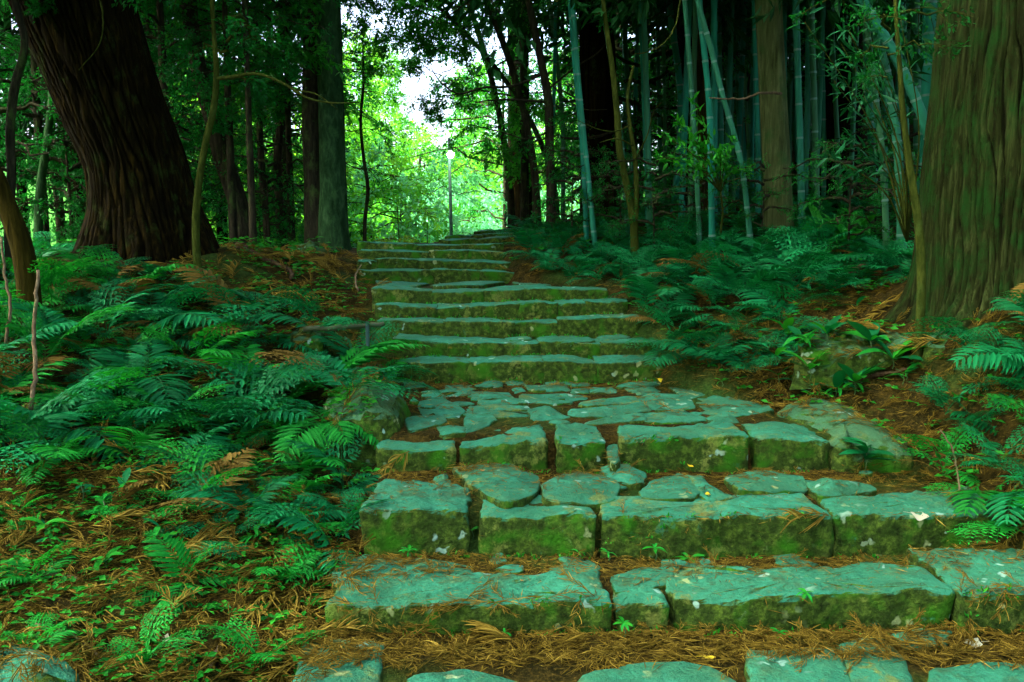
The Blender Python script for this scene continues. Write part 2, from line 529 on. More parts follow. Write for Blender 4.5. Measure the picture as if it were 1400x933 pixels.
CP = np.array([  # bank control points x, y, z
 (-5,2.0,.12),(-2.5,2.0,.08),(0,2.0,.05),(2.5,2.0,.15),(5,2,.6),
 (-4.5,3.5,.45),(-2.2,3.5,.27),(-1.0,3.6,.20),(2.6,3.7,.36),(4.5,3.5,1.1),
 (-4.5,5.0,.85),(-2.5,5.0,.68),(-1.1,5.0,.52),(2.5,4.4,.52),(2.8,5.0,.80),(2.3,5.6,.62),(2.45,5.15,.58),(2.15,6.15,.78),(3.2,5.1,1.38),(4.5,5.0,1.75),
 (-5,7.0,1.35),(-3,7.0,1.22),(-1.3,7.0,.88),(1.45,6.6,.93),(1.8,6.4,.90),(2.4,6.5,1.05),(2.85,5.9,1.18),(3.3,5.6,1.62),(3.4,6.6,1.66),(5,7,1.9),
 (1.7,7.2,1.12),(2.4,7.2,1.38),(1.5,8.2,1.5),(2.4,8.5,1.68),(4,8.6,1.88),
 (-4.6,9.2,1.85),(-3.6,9.0,1.88),(-2.4,9.0,1.72),(-1.45,8.4,1.25),(-1.6,9.2,1.42),(-2.2,10.2,1.72),(-2.5,11.8,1.83),(-4.2,11.5,1.85),
 (1.1,9.5,1.72),(.6,10.5,1.86),(2.2,10.2,1.96),(3.6,10,2.12),(5.5,10.5,2.4),
 (.6,12,2.05),(2,12.5,2.35),(4,13,2.7),(7,13,3.4),(-2.2,13,1.85),(-4.5,14,1.6),(-7,12,1.7),(-7,8,1.7),(-7,4,.9),
 (1.2,14.5,2.35),(4,17,3.4),(8,18,4.6),(-.5,14.5,1.95),(-2.5,16,1.2),(-7,17,.9),(-.2,17,1.7),(1.6,18,2.2),(9,5,2.6),(9,9,3.2)])
def _tps(r2):
    return np.where(r2 > 0, r2 * np.log(np.maximum(r2, 1e-12)), 0)
_n = len(CP)
_A = np.zeros((_n + 3, _n + 3))
_A[:_n, :_n] = _tps(((CP[:, None, :2] - CP[None, :, :2]) ** 2).sum(-1)) + np.eye(_n) * 0.15
_A[:_n, _n] = 1
_A[:_n, _n + 1:] = CP[:, :2]
_A[_n, :_n] = 1
_A[_n + 1:, :_n] = CP[:, :2].T
_Wt = np.linalg.solve(_A, np.r_[CP[:, 2], 0, 0, 0])
def smooth(a, b, x):
    t = np.clip((x - a) / (b - a), 0, 1)
    return t * t * (3 - 2 * t)
def far_z(x, y):
    valley = np.interp(y, [14, 20, 30, 46, 62, 80, 120, 400], [1.5, -0.5, -3.0, -3.5, -2.5, 1.5, 7, 9])
    right = np.interp(x, [-400, -6, 2, 8, 20, 60, 400], [0, 0, .9, 4.2, 10, 20, 26]) * smooth(10, 17, y) * (1 - smooth(26, 60, y) * .6)
    left = np.interp(-x, [0, 8, 20, 60, 400], [0, 0, 1.5, 8, 14])
    near = np.interp(y, [-400, 0, 14], [-6, 0.0, 1.6])
    return np.where(y < 14, near + np.abs(x) * 0.07, valley) + right * np.where(y < 14, 0.6, 1) + left
def bank_z(x, y):
    x, y = np.broadcast_arrays(np.asarray(x, float), np.asarray(y, float))
    xc, yc = np.clip(x, -8, 9.5), np.clip(y, 1.5, 18.5)
    r2 = (xc[..., None] - CP[:, 0]) ** 2 + (yc[..., None] - CP[:, 1]) ** 2
    zt = _tps(r2) @ _Wt[:_n] + _Wt[_n] + _Wt[_n + 1] * xc + _Wt[_n + 2] * yc
    w = smooth(6.5, 13, np.abs(x)) + smooth(14.5, 20, y) + smooth(2.2, -2, y)
    w = np.clip(w, 0, 1)
    z = zt * (1 - w) + far_z(x, y) * w
    z = z + (n2(x, y, 1.6, 3, 5.0) - 0.5) * 0.16 * np.clip(1 - np.abs(y - 7) / 30, 0.3, 1)
    return z
def ground_z(x, y):
    x, y = np.broadcast_arrays(np.asarray(x, float), np.asarray(y, float))
    zb = bank_z(x, y)
    xl, xr = path_edges(y)
    inside = smooth(-0.16, 0.03, x - xl - 0.06) * smooth(-0.16, 0.03, xr - 0.06 - x) * smooth(15.5, 14.6, y)
    z = zb * (1 - inside) + path_z(y) * inside
    return z + (n2(x, y, 7.0, 2, 9.0) - 0.5) * 0.035 + (n2(x, y, 11.0, 3, 21.0) - 0.5) * 0.07 * (1 - inside)
def gz(x, y):
    return float(ground_z(np.array([x]), np.array([y]))[0])

def axis(segs):
    out = [segs[0][0]]
    for a, b, st in segs:
        n = max(1, int(round((b - a) / st)))
        out += list(np.linspace(a, b, n + 1)[1:])
    return np.array(out)
gx = axis([(-400, -60, 40), (-60, -14, 4), (-14, -5, .5), (-5, -2.4, .1), (-2.4, 3.6, .05), (3.6, 6, .12), (6, 16, .6), (16, 60, 4), (60, 400, 40)])
gy = axis([(-60, 0, 6), (0, 2.6, .3), (2.6, 9, .045), (9, 15, .09), (15, 24, .4), (24, 120, 3), (120, 400, 30)])
X, Y = np.meshgrid(gx, gy, indexing='ij')
Zg = ground_z(X, Y)
nx, ny = X.shape
i, j = np.meshgrid(np.arange(nx - 1), np.arange(ny - 1), indexing='ij')
gq = np.stack([i * ny + j, (i + 1) * ny + j, (i + 1) * ny + j + 1, i * ny + j + 1], -1).reshape(-1, 4)
g = MB().add(np.stack([X, Y, Zg], -1).reshape(-1, 3), gq)
ground = g.obj('ground', M['soil'])
ground['kind'] = 'structure'
ground['label'] = 'brown forest soil under the undergrowth, rising towards the cedars'

SOLID = MB()                                # everything litter can lie on
nearm = (np.abs(X) < 9) & (Y > 1.5) & (Y < 16)
ok = nearm.ravel()[gq].all(1)
SOLID.add(np.stack([X, Y, Zg], -1).reshape(-1, 3), gq[ok])

# ------------------------------------------------------------------ stones
def resample(poly, n):
    P = np.vstack([poly, poly[:1]])
    d = np.r_[0, np.cumsum(np.linalg.norm(np.diff(P, axis=0), axis=1))]
    s = np.arange(n) * d[-1] / n
    return np.stack([np.interp(s, d, P[:, k]) for k in range(P.shape[1])], -1)
def chaikin(P, c=0.12):
    Q = np.roll(P, -1, 0)
    return np.stack([P * (1 - c) + Q * c, P * c + Q * (1 - c)], 1).reshape(-1, P.shape[1])
def stone(name, poly, h, mat, parent, bevel=0.03, m=40, amp=0.012, dome=0.0, seed=0.0, flare=0.0, corner=0.06):
    """poly: world outline of the top (x, y, z); extruded down h, edges worn round"""
    P = resample(chaikin(chaikin(np.asarray(poly, float), corner), 0.25), m)
    c = P.mean(0)
    size = np.linalg.norm(P[:, :2] - c[:2], axis=1).min()
    bevel = min(bevel, size * 0.45)
    inw = unit(np.c_[c[:2] - P[:, :2], np.zeros(m)])
    # inward normal from outline, steadier than centre direction on long blocks
    tg = unit(np.roll(P, -1, 0) - np.roll(P, 1, 0))
    nn = np.c_[-tg[:, 1], tg[:, 0], np.zeros(m)]
    if np.sum(nn * inw) < 0:
        nn = -nn
    nn = unit(nn)
    rings, dn = [], np.array([0, 0, 1.0])
    rings.append(P - nn * flare - dn * h)
    rings.append(P - nn * flare * .7 - dn * h * 0.72)
    rings.append(P - nn * flare * .4 - dn * (bevel + (h - bevel) * 0.36))
    rings.append(P - dn * (bevel + 0.004))
    rings.append(P + nn * bevel * 0.18 - dn * bevel * 0.5)
    rings.append(P + nn * bevel * 0.55 - dn * bevel * 0.16)
    base = P + nn * bevel * 1.1
    for t in (0.0, 0.3, 0.62):
        rings.append(base + (c - base) * t + dn * dome * (1 - (1 - t) ** 2))
    V = np.concatenate(rings)
    ctr = c + dn * dome
    V = np.vstack([V, ctr])
    s = np.array([seed, seed * 1.7, seed * .3])
    V = V + (np.stack([fbm(V * 5 + s + k * 31.0, 3) for k in range(3)], -1) - 0.5) * amp * 2.4
    V = V + (np.stack([fbm(V * 21 + s + k * 11.0, 3) for k in range(3)], -1) - 0.5) * amp * 1.7
    nr = len(rings)
    q = []
    for a in range(nr - 1):
        for b in range(m):
            q.append((a * m + b, a * m + (b + 1) % m, (a + 1) * m + (b + 1) % m, (a + 1) * m + b))
    t = [((nr - 1) * m + b, (nr - 1) * m + (b + 1) % m, nr * m) for b in range(m)]
    q, t = np.array(q), np.array(t)
    if np.cross(P[1] - P[0], c - P[0])[2] < 0:
        q, t = q[:, ::-1], t[:, ::-1]
    SOLID.add(V, q, t)
    org = np.array(parent.location) if parent is not None else c - dn * h
    mb = MB().add(V - org, q, t)
    o = mb.obj(name, mat, parent)
    if parent is None:
        o.location = tuple(org)
    return o

STEP_LABEL = {
 'A': 'lowest stone step, long mossy kerb blocks above the slabs and dry needles',
 'B': 'second stone step up from the bottom, four long blocks with cracks between them',
 'C': 'third stone step up, edge of the broad paved landing with a small square block',
 'D': 'first stone step above the broad paved landing',
 'E': 'second stone step above the broad paved landing',
 'F': 'third stone step above the broad paved landing, at the height of the bamboo rail',
 'G': 'fourth stone step above the broad paved landing, made of six short blocks',
 'H': 'fifth stone step above the broad paved landing, with a deep uneven tread',
 'I': 'lowest step of the narrow dark upper flight of stairs',
 'J': 'second step of the narrow dark upper flight, with one very long block',
 'K': 'third step of the narrow dark upper flight of stairs',
 'L': 'top step of the narrow dark upper flight of stairs',
 'M': 'dim stone step beyond the upper flight where the path turns right',
 'N': 'dim stone step one above the first where the path turns right',
 'O': 'highest dim stone step under the trees where the path turns right'}
STEP = {}
sd_ = 1.0
for k, (nm, yy, segs, dep, hh) in enumerate(STEPS):
    c = np.mean([pt(a, b, yy) for a, b, _, _ in segs], 0)
    root = thing('stone_step', STEP_LABEL[nm], 'step', (c[0], yy, SZ[k] - hh), 'steps of the stone stairway')
    STEP[nm] = root
    for si, (u1, v1, u2, v2) in enumerate(segs):
        sd_ += 3.1
        jy = random.uniform(-0.03, 0.03) if yy < 6 else random.uniform(-.008, .008)
        p1, p2 = pt(u1, v1, yy + jy), pt(u2, v2, yy + jy + (random.uniform(-.025, .025) if yy < 6 else 0))
        d1, d2 = dep * random.uniform(.85, 1.15), dep * random.uniform(.85, 1.15)
        if nm == 'B' and si == 0:
            d1, d2 = .52, .50
        if nm == 'A' and si == 3:
            d1, d2 = .55, .5
        # subdivided front edge so that it wanders
        if yy > 6:
            e = unit(p2 - p1) * (.024 if yy < 9 else .03)
            p1, p2 = p1 - e, p2 + e
        n = max(2, int(np.linalg.norm(p2 - p1) / 0.22))
        fr = [p1 + (p2 - p1) * t + np.array([0, random.uniform(-.014, .014), random.uniform(-.007, .007)]) for t in np.linspace(0, 1, n + 1)]
        bk = [p2 + (p1 - p2) * t + np.array([0, d2 + (d1 - d2) * t + random.uniform(-.04, .04), random.uniform(-.01, .012)]) for t in np.linspace(0.02, .98, n + 1)]
        big = np.linalg.norm(p2 - p1)
        m = 110 if yy < 6 and big > 0.5 else (40 if yy < 9 else 28)
        stone('block', fr + bk, hh + random.uniform(0, .03), M['stone'], root, bevel=0.022 if yy < 6 else .014, m=m, amp=0.021 if yy < 6 else .015, corner=.028 if yy < 6 else .005, dome=random.uniform(0, .012), seed=sd_)

def paver(uv, parent, z, slope=0.0, y0=0.0, lift=0.03, h=0.12, mat='stone', grow=1.09, **kw):
    global sd_
    sd_ += 2.3
    P = []
    for u, v in uv:
        p = pz(u, v, z)
        for _ in range(4):
            p = pz(u, v, z + slope * (p[1] - y0))
        P.append(p)
    kw.setdefault('m', 26)
    kw.setdefault('bevel', 0.013)
    kw.setdefault('corner', 0.035)
    kw.setdefault('amp', 0.014)
    kw.setdefault('dome', random.uniform(0.002, 0.016))
    P = np.array(P)
    P[:, :2] = P[:, :2].mean(0) + (P[:, :2] - P[:, :2].mean(0)) * grow
    tx, ty = random.uniform(-.03, .03), random.uniform(-.03, .03)
    c = P.mean(0)
    P[:, 2] += (P[:, 0] - c[0]) * tx + (P[:, 1] - c[1]) * ty
    return stone('paving_stone', P, h, M[mat], parent, seed=sd_, **kw)

fore = thing('stone_paving', 'flat stone slabs half buried in needles below the lowest step', 'paving', (0.5, 3.4, Z0 - .1))
for poly in ([(418,872),(470,874),(523,880),(518,925),(505,975),(395,975),(404,925)],
             [(770,960),(800,925),(870,908),(960,906),(1000,930),(1010,975),(765,985)],
             [(1024,893),(1085,888),(1145,892),(1168,940),(1130,980),(1035,975)],
             [(1146,882),(1205,868),(1236,898),(1250,940),(1225,965),(1172,938)],
             [(1278,912),(1340,903),(1425,903),(1450,980),(1270,985)],
             [(1215,862),(1255,855),(1300,862),(1290,880),(1240,885)],
             [(560,925),(640,915),(720,930),(700,985),(565,985)]):
    paver(poly, fore, Z0 + 0.022, m=36, bevel=.025)
zA = SZ[0]
for poly in ([(458,777),(500,760),(560,762),(655,776),(640,790),(560,794),(465,797)], [(838,790),(872,777),(915,781),(920,796),(880,806),(845,806)],
             [(752,775),(800,765),(822,776),(805,789),(760,790)], [(985,790),(1060,776),(1135,776),(1150,795),(1070,800),(990,803)],
             [(1055,756),(1085,752),(1095,764),(1065,770)], [(930,772),(970,768),(985,780),(940,788)],
             [(1340,752),(1378,742),(1430,745),(1430,772),(1360,770)], [(668,764),(684,752),(694,766),(680,772)], [(1158,770),(1205,766),(1220,779),(1170,782)]):
    paver(poly, STEP['A'], zA - .022, m=24)
zB = SZ[1]
for poly in ([(622,640),(660,634),(705,634),(736,652),(730,674),(692,690),(650,668)], [(742,664),(790,646),(830,650),(848,664),(840,682),(750,684)],
             [(818,642),(855,636),(884,646),(876,660),(835,657)], [(874,672),(905,650),(930,645),(962,668),(945,682),(880,682)],
             [(938,652),(962,655),(1002,680),(965,683)], [(994,650),(1040,641),(1090,650),(1106,664),(1060,672),(1012,672)],
             [(1105,662),(1160,655),(1200,668),(1120,680)], [(590,650),(612,646),(618,662),(596,664)], [(1280,672),(1330,670),(1345,683),(1285,684)]):
    paver(poly, STEP['B'], zB + .012, h=.14, dome=random.uniform(.01, .035), m=26, amp=.02)
LAND = [[(385,205),(475,195),(495,210),(440,235),(385,250)],[(400,150),(600,150),(610,165),(410,180)],[(400,182),(600,170),(610,190),(402,200)],
 [(625,170),(690,153),(770,195),(650,205)],[(800,167),(1030,145),(1075,170),(960,190),(800,190)],[(830,145),(1000,115),(1050,120),(1030,140),(860,155)],
 [(1055,125),(1120,105),(1230,130),(1240,160),(1130,170),(1080,165)],[(860,212),(1040,185),(1058,212),(862,220)],[(1062,182),(1200,172),(1298,205),(1200,213),(1075,213)],
 [(1170,85),(1260,85),(1300,110),(1230,127)],[(1285,130),(1400,115),(1510,140),(1530,170),(1400,190),(1290,170)],[(410,105),(540,105),(560,122),(415,130)],
 [(440,137),(570,126),(600,140),(450,148)],[(610,112),(820,107),(830,125),(720,145),(600,135)],[(690,55),(780,50),(790,70),(700,72)],[(310,75),(410,70),(415,88),(315,92)],
 [(320,100),(400,94),(400,110),(320,115)],[(440,60),(520,60),(520,80),(450,85)],[(980,70),(1130,55),(1140,68),(1050,82)],[(870,50),(1000,45),(1000,60),(880,65)],
 [(620,78),(760,75),(770,95),(640,98)],[(860,85),(950,82),(950,100),(865,102)],[(210,140),(300,130),(370,170),(330,195),(220,180)],[(160,200),(290,190),(300,215),(180,245)],
 [(280,230),(370,232),(370,258),(290,258)],[(150,65),(230,60),(220,80),(155,85)],[(1000,90),(1100,85),(1140,105),(1050,112)],[(540,60),(610,58),(615,72),(545,75)],
 [(560,90),(600,82),(610,98),(570,104)],[(790,65),(850,60),(855,75),(795,80)],[(1160,60),(1250,58),(1240,75),(1165,78)],[(220,100),(300,95),(305,118),(225,120)],
 [(780,88),(850,84),(845,102),(790,104)],[(1320,195),(1400,195),(1420,215),(1330,222)],[(1310,92),(1380,88),(1400,108),(1330,112)]]
for poly in LAND:
    paver([(500 + a / 2.8, 500 + b / 2.8) for a, b in poly], STEP['C'], SZ[2] + .0, slope=.03, y0=SY[2], h=.10, m=26, grow=1.22, corner=.02, amp=.014, dome=random.uniform(.004, .02))
for poly in ([(515,385),(560,381),(585,386),(570,391),(520,391)], [(590,388),(640,382),(690,386),(660,391),(600,392)], [(560,379),(640,377),(650,380),(570,382)],
             [(700,386),(745,383),(775,387),(740,391)], [(500,379),(540,378),(545,382),(505,384)], [(665,380),(700,379),(710,383),(670,384)], [(780,388),(810,387),(815,391),(785,392)]):
    paver(poly, STEP['H'], SZ[7] + .0, h=.10, m=20, amp=.012)
for poly in ([(736,462),(760,458),(800,460),(812,466),(770,467),(740,466)], [(815,460),(850,456),(862,461),(830,466)], [(560,461),(610,459),(640,464),(580,466)], [(690,462),(720,460),(728,465),(700,466)]):
    paver(poly, STEP['E'], SZ[4] + .0, h=.08, m=18)
paver([(829,612),(838,600),(846,606),(848,628),(836,632)], STEP['C'], SZ[2] - .06, m=16)

# small filler stones wedged between the slabs
for nm, k, n in (('A', 0, 16), ('B', 1, 18), ('C', 2, 26)):
    for q in range(n):
        x = random.uniform(SXL[k] + .1, SXR[k] - .15)
        y = random.uniform(SY[k] + (.34 if k < 2 else .42), SY[k + 1] - .08)
        if k == 2:
            xl_, xr_ = path_edges(y)
            x = random.uniform(float(xl_) + .1, float(xr_) - .3)
        rad, a0, ns = random.uniform(.03, .075), random.uniform(0, 6), random.choice((5, 6, 7))
        z = gz(x, y) + random.uniform(.012, .03)
        sd_ += 1.7
        stone('paving_stone', [(x + rad * random.uniform(.8, 1.3) * math.cos(a0 + t * 6.283 / ns) * 1.3, y + rad * random.uniform(.8, 1.2) * math.sin(a0 + t * 6.283 / ns), z) for t in range(ns)],
              .07, M['stone'], STEP[nm], bevel=.012, m=14, amp=.01, dome=random.uniform(0, .012), seed=sd_, corner=.03)

def boulder(name, label, poly, h, dome, seed, amp=.03, m=44, group=None, flare=0.03):
    P = np.array(poly)
    o = stone(name, P, h, M['boulder'], None, bevel=.13, m=m, amp=amp, dome=dome, seed=seed, flare=flare, corner=.15)
    tag(o, label, 'rock', group)
    return o
def tri_poly(uvy):
    return [pt(u, v, y) for u, v, y in uvy]
boulder('boulder', 'large sloping rock closing the right end of the paved landing', tri_poly([(1140,604,5.22),(1200,607,5.18),(1252,612,5.2),(1258,602,5.4),(1205,573,5.75),(1165,548,6.1),(1105,541,6.25),(1062,548,6.15),(1060,562,5.9),(1110,580,5.6)]), .42, .03, 61.0, .022)
boulder('boulder', 'mossy flat-topped boulder left of the landing, half hidden by fern fronds', tri_poly([(452,566,5.5),(500,562,5.42),(550,562,5.5),(558,536,6.0),(525,522,6.35),(465,524,6.3),(440,538,6.0)]), .5, .06, 67.0, .04)
boulder('boulder', 'lichen-spotted grey boulder among dry needles in the lower left corner', tri_poly([(-60,985,3.05),(60,975,3.05),(125,930,3.15),(95,884,3.4),(20,868,3.55),(-70,880,3.5)]), .3, .05, 73.0).data.materials[0] = M['stone']
boulder('boulder', 'green rounded rock at the foot of the right cedar bank', tri_poly([(1262,470,5.9),(1300,474,5.85),(1332,470,5.9),(1335,454,6.05),(1300,444,6.1),(1270,450,6.1)]), .25, .04, 79.0, .02, 28)
boulder('boulder', 'long low grey rock ledge in the earth bank on the right', tri_poly([(1085,476,6.3),(1160,474,6.2),(1240,468,6.1),(1258,450,6.4),(1180,452,6.5),(1095,458,6.6)]), .3, .02, 83.0, .05, 36)
boulder('boulder', 'small mossy stone beside the horizontal bamboo rail on the left', tri_poly([(400,462,7.1),(440,462,7.1),(446,450,7.3),(420,442,7.4),(396,450,7.3)]), .25, .05, 89.0, .02, 24)
boulder('boulder', 'dark angular rock at the foot of the double trunk', tri_poly([(404,348,11.2),(450,352,11.1),(452,338,11.5),(425,328,11.6),(404,334,11.5)]), .35, .06, 97.0, .04, 28)

bv = SOLID.arrays()
BVH = BVHTree.FromPolygons(bv[0].tolist(), bv[1].tolist() + bv[2].tolist())
def drop(x, y):
    h = BVH.ray_cast(Vector((x, y, 6)), Vector((0, 0, -1)))
    if h[0] is None:
        return gz(x, y), Vector((0, 0, 1))
    n = h[1]
    return h[0].z, n if n.z > 0 else -n

# ------------------------------------------------------------------ trunks and trees
def trunk_mb(P, rad, around=48, rings=90, ridge=0.06, freq=9.0, lowz=0.55, flare=None, lobes=5, seed=0.0, plates=0):
    """P world centre line; bark ridges run along the stem as real relief"""
    C = spline(np.c_[P, rad], rings)
    C, r = C[:, :3], C[:, 3]
    T, N, B = frames(C)
    th = np.arange(around) * 2 * np.pi / around
    hgt = C[:, 2] - C[0, 2]
    rr = np.broadcast_to(r[:, None], (rings, around)).copy()
    if flare:
        fl = np.exp(-np.maximum(hgt, 0) / flare[0])[:, None]
        lob = 0.55 + 0.45 * np.cos(lobes * th[None, :] + seed + 0.7 * np.sin(2 * th[None, :] + seed))
        rr = rr * (1 + flare[1] * fl * lob)
    mean_r = float(np.mean(r))
    cy = np.stack([np.cos(th)[None, :] * np.ones((rings, 1)) * mean_r * freq, np.sin(th)[None, :] * np.ones((rings, 1)) * mean_r * freq,
                   hgt[:, None] * lowz + 0 * th[None, :]], -1) + seed
    warp = (fbm(cy * 0.35 + 50, 2) - 0.5)[..., None] * np.array([2.2, 2.2, 0])
    nz = noise3(cy + warp) * .75 + noise3((cy + warp) * np.array([2.1, 2.1, 1.6]) + 9) * .25
    rg = np.clip(np.abs(nz - 0.5) * 6.0, 0, 1) ** .7
    if plates:
        zz = hgt[:, None] + 0 * th[None, :]
        q3 = lambda a, b, o: np.stack([np.cos(th)[None, :] * a + 0 * zz, np.sin(th)[None, :] * a + 0 * zz, zz * b + o], -1)
        ph = plates * th[None, :] / 2 + (fbm(q3(3.5, .9, seed), 3) - .5) * 13 + (noise3(q3(plates / 7, 3.2, 40 + seed)) - .5) * 2.4
        pl = np.clip(np.abs(np.sin(ph)) * 1.9, 0, 1)
        crack = np.clip(np.abs(noise3(q3(plates / 6, 6.5, 80)) - .5) * 14, 0, 1)
        dep = .35 + .9 * noise3(q3(4, 1.1, 120))
        rg = np.clip(pl * (.75 + .25 * crack) + (noise3(q3(plates * .7, 16, 7)) - .5) * .25, 0, 1)
        rr = rr + ridge * dep * (rg - .7)
        ridge = ridge * .15
    big = fbm(cy * np.array([0.25, 0.25, 1.2]), 2) - 0.5
    rr = rr + ridge * (rg - 0.6) + big * ridge * 1.6
    V = C[:, None] + rr[..., None] * (np.cos(th)[None, :, None] * N[:, None] + np.sin(th)[None, :, None] * B[:, None])
    i, j = np.meshgrid(np.arange(rings - 1), np.arange(around), indexing='ij')
    q = np.stack([i * around + j, i * around + (j + 1) % around, (i + 1) * around + (j + 1) % around, (i + 1) * around + j], -1).reshape(-1, 4)
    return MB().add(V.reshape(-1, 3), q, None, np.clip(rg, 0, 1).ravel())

def shift(mb, d):
    mb.v = [v - np.asarray(d) for v in mb.v]
    return mb

def crown_proto(seed, h0, h1, rad, nlimb, nsub, ntwig, nleaf, lsize, droop=0.15, up=0.35, needle=False, lw=0.45, lean=(0, 0), trunk_r=0.1):
    """limbs and leaf sprays around a stem standing on the origin, leaves from h0 to h1"""
    r = np.random.default_rng(seed)
    br, lf = MB(), MB()
    LP, LD, LN, LV = [], [], [], []
    for k in range(nlimb):
        t = (k + r.uniform(0, .9)) / nlimb
        z = h0 + (h1 - h0) * t ** 1.05
        az = k * 2.399 + r.uniform(-.5, .5)
        prof = math.sin(math.pi * min(1, 0.22 + 0.78 * (1 - t))) ** 0.7 if not needle else (1.0 - 0.75 * t)
        L = rad * prof * r.uniform(.7, 1.12) + .2
        d = np.array([math.cos(az), math.sin(az), 0])
        s = np.linspace(0, 1, 7)[:, None]
        side = np.array([-d[1], d[0], 0]) * r.uniform(-.3, .3)
        base = np.array([lean[0] * z, lean[1] * z, z])
        P = base + d * L * s + side * L * s ** 2 + np.array([0, 0, 1.0]) * (up * L * s - (droop + up * .6) * L * s ** 2)
        P[1:-1] += r.normal(0, .03 * L, (5, 3))
        rr = max(.012, trunk_r * .35 * prof)
        tube(br, P, np.linspace(rr, rr * .25, 7), 5, cap=False)
        bt = 0.35 + 0.65 * r.random()
        for _ in range(nsub):
            s0 = r.uniform(.22, 1.0)
            i0 = s0 * 6
            a, f = int(min(i0, 5)), i0 - int(min(i0, 5))
            p0 = P[a] * (1 - f) + P[min(a + 1, 6)] * f
            sdv = unit(d * r.uniform(.2, 1) + np.array([-d[1], d[0], 0]) * r.choice([-1, 1]) * r.uniform(.4, 1) + np.array([0, 0, r.uniform(-.45, .35)]))
            SL = L * r.uniform(.18, .42)
            Q = p0 + sdv * SL * np.linspace(0, 1, 4)[:, None] + np.array([0, 0, -1]) * SL * .3 * (np.linspace(0, 1, 4)[:, None]) ** 2
            tube(br, Q, np.linspace(rr * .35, .004, 4), 3, cap=False)
            cv = bt * .6 + .4 * r.random()
            for _ in range(ntwig):
                w = r.uniform(.15, 1.0)
                a = min(int(w * 3), 2)
                f = w * 3 - a
                tp = Q[a] * (1 - f) + Q[a + 1] * f
                td = unit(sdv + r.normal(0, .6, 3) + np.array([0, 0, -.15]))
                tl = lsize * r.uniform(1.8, 4.0)
                n = nleaf
                ss = r.uniform(.1, 1, n)
                pos = tp + td * (tl * ss)[:, None] + r.normal(0, lsize * .22, (n, 3))
                dirs = td + r.normal(0, .75, (n, 3)) + np.array([0, 0, -.25])
                LP.append(pos); LD.append(dirs)
                LN.append(np.array([0, 0, 1.0]) + r.normal(0, .45, (n, 3)))
                LV.append(np.clip(cv + r.normal(0, .16, n), 0, 1))
    LP, LD, LN, LV = map(np.concatenate, (LP, LD, LN, LV))
    n = len(LP)
    leaves(lf, LP, LD, LN, lsize * r.uniform(.65, 1.25, n), lsize * lw * r.uniform(.75, 1.2, n), LV)
    return br, lf

ME = {}
def proto(key, mats, *a, **k):
    br, lf = crown_proto(*a, **k)
    ME[key] = (br.mesh(key + '_branches', mats[0], True), lf.mesh(key + '_leaves', mats[1], False))
#                                      seed h0  h1  rad limb sub twig leaf size
proto('ever1', (M['bark_dark'], M['leaf']), 11, 1.2, 7.5, 2.7, 26, 9, 6, 8, .085)
proto('ever2', (M['bark_dark'], M['leaf']), 12, 0.8, 6.0, 2.3, 24, 9, 6, 8, .075)
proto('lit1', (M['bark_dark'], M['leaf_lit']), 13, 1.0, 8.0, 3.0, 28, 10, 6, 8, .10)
proto('under', (M['bark_dark'], M['leaf']), 14, .25, 2.2, 1.0, 14, 6, 5, 7, .06)
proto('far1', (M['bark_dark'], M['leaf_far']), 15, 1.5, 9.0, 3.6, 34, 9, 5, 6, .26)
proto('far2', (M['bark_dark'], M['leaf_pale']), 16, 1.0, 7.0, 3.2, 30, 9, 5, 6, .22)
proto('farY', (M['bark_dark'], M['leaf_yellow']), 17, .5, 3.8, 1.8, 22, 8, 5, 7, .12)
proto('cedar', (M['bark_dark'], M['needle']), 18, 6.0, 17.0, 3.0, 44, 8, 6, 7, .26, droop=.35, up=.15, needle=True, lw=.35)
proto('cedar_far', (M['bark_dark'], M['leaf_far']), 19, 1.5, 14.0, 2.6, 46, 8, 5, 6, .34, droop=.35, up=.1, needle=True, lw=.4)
proto('sap', (M['bark_olive'], M['leaf']), 20, 1.6, 4.2, 1.1, 12, 5, 4, 6, .075)

def leafy_tree(name, label, key, x, y, trunk_h, r0, s=1.0, bark='bark_dark', cat='tree', group=None, lean=(0, 0), zoff=0.0, rz=None):
    z = gz(x, y) - .08 + zoff
    t = thing(name, label, cat, (x, y, z), group, random.uniform(0, 6.28) if rz is None else rz, s)
    n = 7
    hh = np.linspace(0, trunk_h, n)
    P = np.stack([lean[0] * hh + .05 * np.sin(hh * 1.1 + x), lean[1] * hh + .05 * np.cos(hh * .9 + y), hh], -1)
    P -= P[0] * np.array([1, 1, 0])
    tm = trunk_mb(P, np.linspace(r0, r0 * .3, n), 14, 26, r0 * .14, 5.0 / max(r0, .05) * .3, .6, (.25, .5), 4, x)
    tm.obj('trunk', M[bark], t)
    b, l = ME[key]
    link('branches', b, t)
    link('crown', l, t)
    return t

def high_tree(name, label, u, y, w, key, s, z0, bark='bark_dark', dx=0.0):
    p = pt(u, 300, y)
    x = p[0]
    g0 = gz(x, y)
    t = thing(name, label, 'tree', (x, y, g0))
    hh = z0 + 6 * s - g0
    P = np.array([[dx * q * q, 0, q * hh] for q in np.linspace(-.03, 1, 7)])
    trunk_mb(P, np.linspace(w, w * .35, 7), 14, 40, w * .12, 12, .6, (.25, .4), 4, x).obj('trunk', M[bark], t)
    for nm, me in zip(('branches', 'crown'), ME[key]):
        o = link(nm, me, t)
        o.scale = (s, s, s)
        o.location = (dx * .6, 0, z0 - g0 - s)
        o.rotation_euler = (0, 0, u)
    return t
